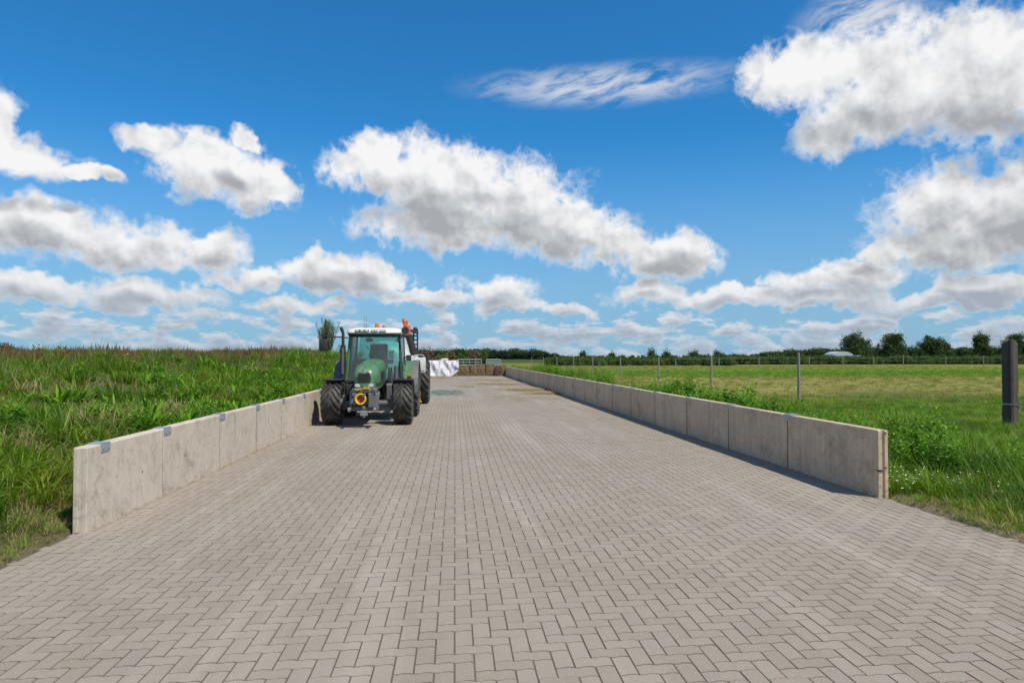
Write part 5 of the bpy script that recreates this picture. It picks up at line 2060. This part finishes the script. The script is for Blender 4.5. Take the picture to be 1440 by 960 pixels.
def build_end():
    yb = G(680, 528.4)[1] - 0.3
    X = lambda px: XatY(px, yb)
    Z = lambda py: ZatY(680, py, yb)
    px = lambda c: 590 + c / 10.286
    spec = [(555, 722, 294, "wide brown straw block beside the white sheet", False),
            (735, 838, 290, "narrow straw block right next to the widest one", False),
            (842, 945, 284, "straw block left of the dark upright gap", False),
            (960, 1085, 280, "straw block with a pale top right of the dark upright gap", False),
            (1088, 1164, 296, "small dark brown block with a rounded top", True),
            (1168, 1250, 290, "straw block next to the end of the grey wall", False)]
    dk = mat_straw("dark_straw", (0.085, 0.05, 0.035), (0.15, 0.095, 0.065))
    for i, (a, b, t, lab, rd) in enumerate(spec):
        h = Z(485 + t / 10.286)
        block("straw_block", lab, X(px(a)), X(px(b)), yb + (-0.12 if rd else 0.02 * i), yb + 1.0, h, 300 + i, rd, dk if rd else STRAW)
    # white sheet over a further heap
    m, N = new_mat("white_film")
    b = principled(N, Base_Color=(0.47, 0.455, 0.48), Roughness=0.45)
    pos = N.node('ShaderNodeNewGeometry').outputs['Position']
    N.put(b.inputs['Normal'], bump(N, N.noise(N.v('MULTIPLY', pos, (1.6, 1.6, 3.0)), 1.0, 3, 0.5, dist=0.8), 0.45, 0.12))
    finish(N, b.outputs[0])
    xa, xb = X(586), X(645)
    top = Z(506)
    nu, nv = 90, 44
    V, F = [], []
    for j in range(nv + 1):
        for i in range(nu + 1):
            s, t = i / nu, j / nv
            x = xa + (xb - xa) * s
            edge = 0.24 * sstep((s - 0.80) / 0.20) ** 1.5 * 1.0
            fold = 0.10 * math.sin(s * 15 + 9 * t) + 0.07 * math.sin(s * 33 + 14 * t * s) + 0.04 * math.sin(s * 61 - 9 * t)
            if t < 0.72:
                q = t / 0.72
                z = top * q * (1) + float(edge) * top * (1 - q) * 1.3
                y = yb - 0.75 + 0.62 * q ** 1.2 + fold * (0.4 + 0.6 * math.sin(math.pi * q)) * 0.9
            else:
                q = (t - 0.72) / 0.28
                z = top - 0.03 + 0.05 * math.sin(s * 13) - 0.10 * q
                y = yb - 0.13 + 2.2 * q + fold * 0.2
            V.append((x, y, max(z, 0.012)))
    for j in range(nv):
        for i in range(nu):
            a = j * (nu + 1) + i
            F.append((a, a + 1, a + nu + 2, a + nu + 1))
    me = mesh_np("white_sheet", V, F, [m], True)
    o = bpy.data.objects.new("white_sheet", me)
    sm = o.modifiers.new("thick", 'SOLIDIFY')
    sm.thickness = 0.006
    tag(link(o), "crumpled white plastic sheet draped over a heap left of the straw blocks", "plastic sheet")
    block("covered_heap", "brown straw heap under the white plastic sheet", xa + 0.3, xb - 0.35, yb + 0.05, yb + 1.9, top - 0.14, 330)
    # tyre or pale stone holding the sheet down
    mb = MB()
    mb.lathe([(top - 0.02, 0.30), (top + 0.05, 0.36), (top + 0.13, 0.30), (top + 0.15, 0.12)], 'z', 20, (X(625), yb + 0.5, 0))
    o = mb.build("weight_disc", paint("pale_disc", (0.5, 0.5, 0.42), 0.7), None, True)
    tag(o, "pale round weight lying on top of the white sheet", "weight")
    # galvanised gates behind
    yg = yb + 3.2

    def gate(name, label, p0, p1, t0, nbar):
        x0, x1 = XatY(p0, yg), XatY(p1, yg)
        zt = ZatY(680, t0, yg)
        root = empty(name, (0, 0, 0))
        tag(root, label, "gate")
        for k in range(5):
            z = zt - 0.03 - k * (zt - 0.25) / 5
            MB().cyl((x0, yg, z), (x1, yg, z), 0.042 if k == 0 else 0.026, n=8).build("rail", GALV, root, True)
        for k in range(nbar + 1):
            x = x0 + (x1 - x0) * k / nbar
            MB().cyl((x, yg, 0.0 if k in (0, nbar) else 0.15), (x, yg, zt), 0.04 if k in (0, nbar) else 0.022, n=8).build("upright", GALV, root, True)
    gate("steel_gate", "long galvanised steel gate behind the straw blocks", 643, 677, 505.0, 4)
    gate("steel_gate", "short galvanised gate with close uprights behind the small dark block", 684, 704, 505.0, 7)

    # loose straw on the stones
    items = []
    for _ in range(4):
        S = []
        for _ in range(34):
            a = u(0, 6.283)
            r = 0.30 * math.sqrt(random.random())
            S.append((r * math.cos(a), r * math.sin(a), u(0.004, 0.03), u(0, 6.283), u(0.08, 0.26), u(0.006, 0.012), u(1.2, 1.5), u(-0.1, 0.2)))
        items.append((blades(S, 2), [STRAW_LOOSE]))
    coll = clump_collection("straw_wisp", items)
    P = []
    for cx, cy, wx, wy, n in ((745, 548, 34, 2.2, 300), (700, 540, 40, 1.6, 190), (690, 534.5, 45, 1.4, 120), (765, 543, 20, 2.0, 100), (655, 543, 16, 1.5, 30), (770, 553, 26, 1.6, 90), (735, 560, 60, 5.0, 40), (620, 531.5, 16, 0.6, 60)):
        for _ in range(n):
            a, b = cx + random.gauss(0, wx * 0.5), cy + random.gauss(0, wy * 0.5)
            g = G(a, max(b, 530.5))
            if XL + 0.1 < g[0] < float(xr(g[1])) - 0.1:
                P.append((g[0], g[1], 0.004))
    sc = RNG.uniform(0.6, 1.5, len(P))
    rot = np.stack([np.zeros(len(P)), np.zeros(len(P)), RNG.uniform(0, 6.28, len(P))], -1)
    scatter("loose_straw", coll, P, np.stack([sc, sc, sc], -1), RNG.integers(0, 4, len(P)), "loose yellow straw strewn over the paving near the straw blocks", "straw", rot)

    # green netting left on the stones behind the tanker wheel
    NET = paint("net_green", (0.09, 0.21, 0.17), 0.7)
    a, b = G(604, 556), G(642, 549)
    x0, x1, y0, y1 = a[0], b[0] + 0.3, a[1], b[1]
    mb = MB()
    rng = np.random.default_rng(4)

    def hz(x, y):
        return 0.025 + 0.02 * math.sin(x * 7 + y * 2) + 0.02 * math.sin(y * 5 - x * 3)
    for k in range(15):
        y = y0 + (y1 - y0) * k / 14
        pts = [(x + 0.06 * math.sin(y * 3), y + 0.12 * math.sin(x * 4 + k), hz(x, y)) for x in np.linspace(x0, x1 - 0.5 * (k % 4) * 0.3, 9)]
        mb.tube(pts, 0.008, 4)
    for k in range(14):
        x = x0 + (x1 - x0) * k / 13
        pts = [(x + 0.08 * math.sin(y * 2 + k), y, hz(x, y)) for y in np.linspace(y0, y1, 9)]
        mb.tube(pts, 0.008, 4)
    o = mb.build("green_net", NET)
    tag(o, "crumpled green netting lying on the paving beside the tanker wheel", "net")


build_end()


# ------------------------------------------------------------------ fences and posts
def mat_wood(name, a, b, c2):
    m, N = new_mat(name)
    pos = N.node('ShaderNodeTexCoord').outputs['Object']
    g = N.noise(N.v('MULTIPLY', pos, (28.0, 28.0, 1.6)), 1.0, 6, 0.65)
    n = N.noise(pos, 5.0, 4, 0.6)
    c = N.mix(g, a, b)
    c = N.mix(N.ss(n, 0.5, 0.72, 0, 0.75), c, c2)
    c = N.mix(N.ss(g, 0.62, 0.70, 0, 0.7), c, tuple(q * 0.3 for q in a))
    bs = principled(N, Base_Color=c, Roughness=0.9)
    N.put(bs.inputs['Normal'], bump(N, g, 0.8, 0.02))
    finish(N, bs.outputs[0])
    return m


WOOD_DK = mat_wood("old_sleeper", (0.040, 0.034, 0.030), (0.115, 0.098, 0.084), (0.085, 0.038, 0.022))
WOOD_GR = mat_wood("grey_post", (0.16, 0.14, 0.12), (0.34, 0.31, 0.27), (0.20, 0.13, 0.085))
WIRE = paint("fence_wire", (0.30, 0.30, 0.29), 0.5, 0.6)


def build_fences():
    # thick weathered post
    gx, gy = G(1421, 604)
    h = ZatY(1425, 480, gy)
    root = empty("wooden_post", (gx, gy, float(land(gx, gy)) - 0.02), R(24))
    tag(root, "thick weathered wooden post with a split top standing in the grass", "post")
    rng = np.random.default_rng(8)
    b = bmesh.new()
    n, lv = 20, 18
    rings = []
    for j in range(lv + 1):
        t = j / lv
        z = -0.3 + (h + 0.3) * t
        ring = []
        for k in range(n):
            a = 2 * math.pi * k / n
            e = 5.0
            r = 0.155 * (abs(math.cos(a)) ** e + abs(math.sin(a)) ** e) ** (-1 / e) * (1.0 - 0.05 * t)
            r += rng.normal(0, 0.003) - (0.022 if k in (3, 11, 16) else 0)
            zz = z
            if j == lv:
                zz += rng.uniform(-0.05, 0.03) + 0.05 * math.sin(a * 2)
            ring.append(b.verts.new((r * math.cos(a) + 0.03 * t, r * math.sin(a) * 0.85, zz)))
        rings.append(ring)
    for A, B in zip(rings[:-1], rings[1:]):
        for k in range(n):
            b.faces.new((A[k], A[(k + 1) % n], B[(k + 1) % n], B[k]))
    cen = b.verts.new((0.03, 0, h - 0.05))
    for k in range(n):
        b.faces.new((rings[-1][k], rings[-1][(k + 1) % n], cen))
    me = bpy.data.meshes.new("timber")
    b.to_mesh(me)
    b.free()
    me.materials.append(WOOD_DK)
    link(bpy.data.objects.new("timber", me), root)
    mb = MB()
    mb.box(-0.155, -0.145, -0.10, 0.10, h * 0.28, h * 0.295, 0.002)
    mb.tube([(0.02, -0.14, h * 0.42), (0.025, -0.155, h * 0.38), (0.02, -0.142, h * 0.31)], 0.008, 6)
    mb.tube([(-0.16 + 0.02, -0.135, h * 0.285), (0.16, -0.137, h * 0.27)], 0.007, 6)
    mb.build("wire_staple", STEEL, root)

    def fence(name, label, posts, r, wires, mat, wr_):
        root = empty(name, (posts[0][0], posts[0][1], 0))
        tag(root, label, "fence")
        o = Vector((posts[0][0], posts[0][1], 0))
        tops = []
        rr = random.Random(5)
        for x, y, hh in posts:
            z0 = float(land(x, y))
            mb = MB()
            lean = Vector((rr.uniform(-0.03, 0.03), rr.uniform(-0.03, 0.03), 0)) * hh
            p0 = Vector((x, y, z0 - 0.3)) - o
            p1 = Vector((x, y, z0 + hh)) - o + lean
            mb.cyl(p0, p1, r, r * 0.88, n=8)
            mb.cyl(p1, p1 + Vector((0, 0, 0.03)), r * 0.88, r * 0.4, n=8)
            mb.build("post", mat, root, True)
            tops.append((x, y, z0, hh))
        for f in wires:
            mb = MB()
            for (xa, ya, za, ha), (xb, yb_, zb_, hb) in zip(tops[:-1], tops[1:]):
                A = Vector((xa - r, ya, za + ha * f)) - o
                B = Vector((xb - r, yb_, zb_ + hb * f)) - o
                mid = (A + B) / 2 - Vector((0, 0, 0.02))
                mb.tube([A, mid, B], wr_, 4)
            mb.build("wire", WIRE, root)
        return root
    # fence running away from the thick post, parallel to the wall
    P = []
    for px_, py in ((1123, 497), (1000, 500), (926, 503), (873, 503.5), (833, 503.5), (806, 503), (783, 502), (764, 502), (748, 502)):
        d = ray(px_, 502)
        y = gx / d[0] * d[1]
        P.append((gx, y, max(ZatY(px_, py, y) - float(land(gx, y)), 1.2)))
    fence("wire_fence", "wire fence on thin grey posts running along the meadow beside the weeds", P, 0.055, (0.93, 0.68, 0.42), WOOD_GR, 0.004)
    # far cross fence
    Q = []
    for px_, py in ((950, 504), (1011, 503), (1067, 503), (1138, 502.5), (1185, 501), (1228, 502), (1270, 499), (1330, 502), (1383, 501), (1470, 502)):
        y = 118.0
        Q.append((XatY(px_, y), y, ZatY(px_, py, y)))
    fence("wire_fence", "low wire fence on pale posts crossing the far end of the meadow", Q, 0.08, (0.9, 0.5), WOOD_GR, 0.004)


build_fences()
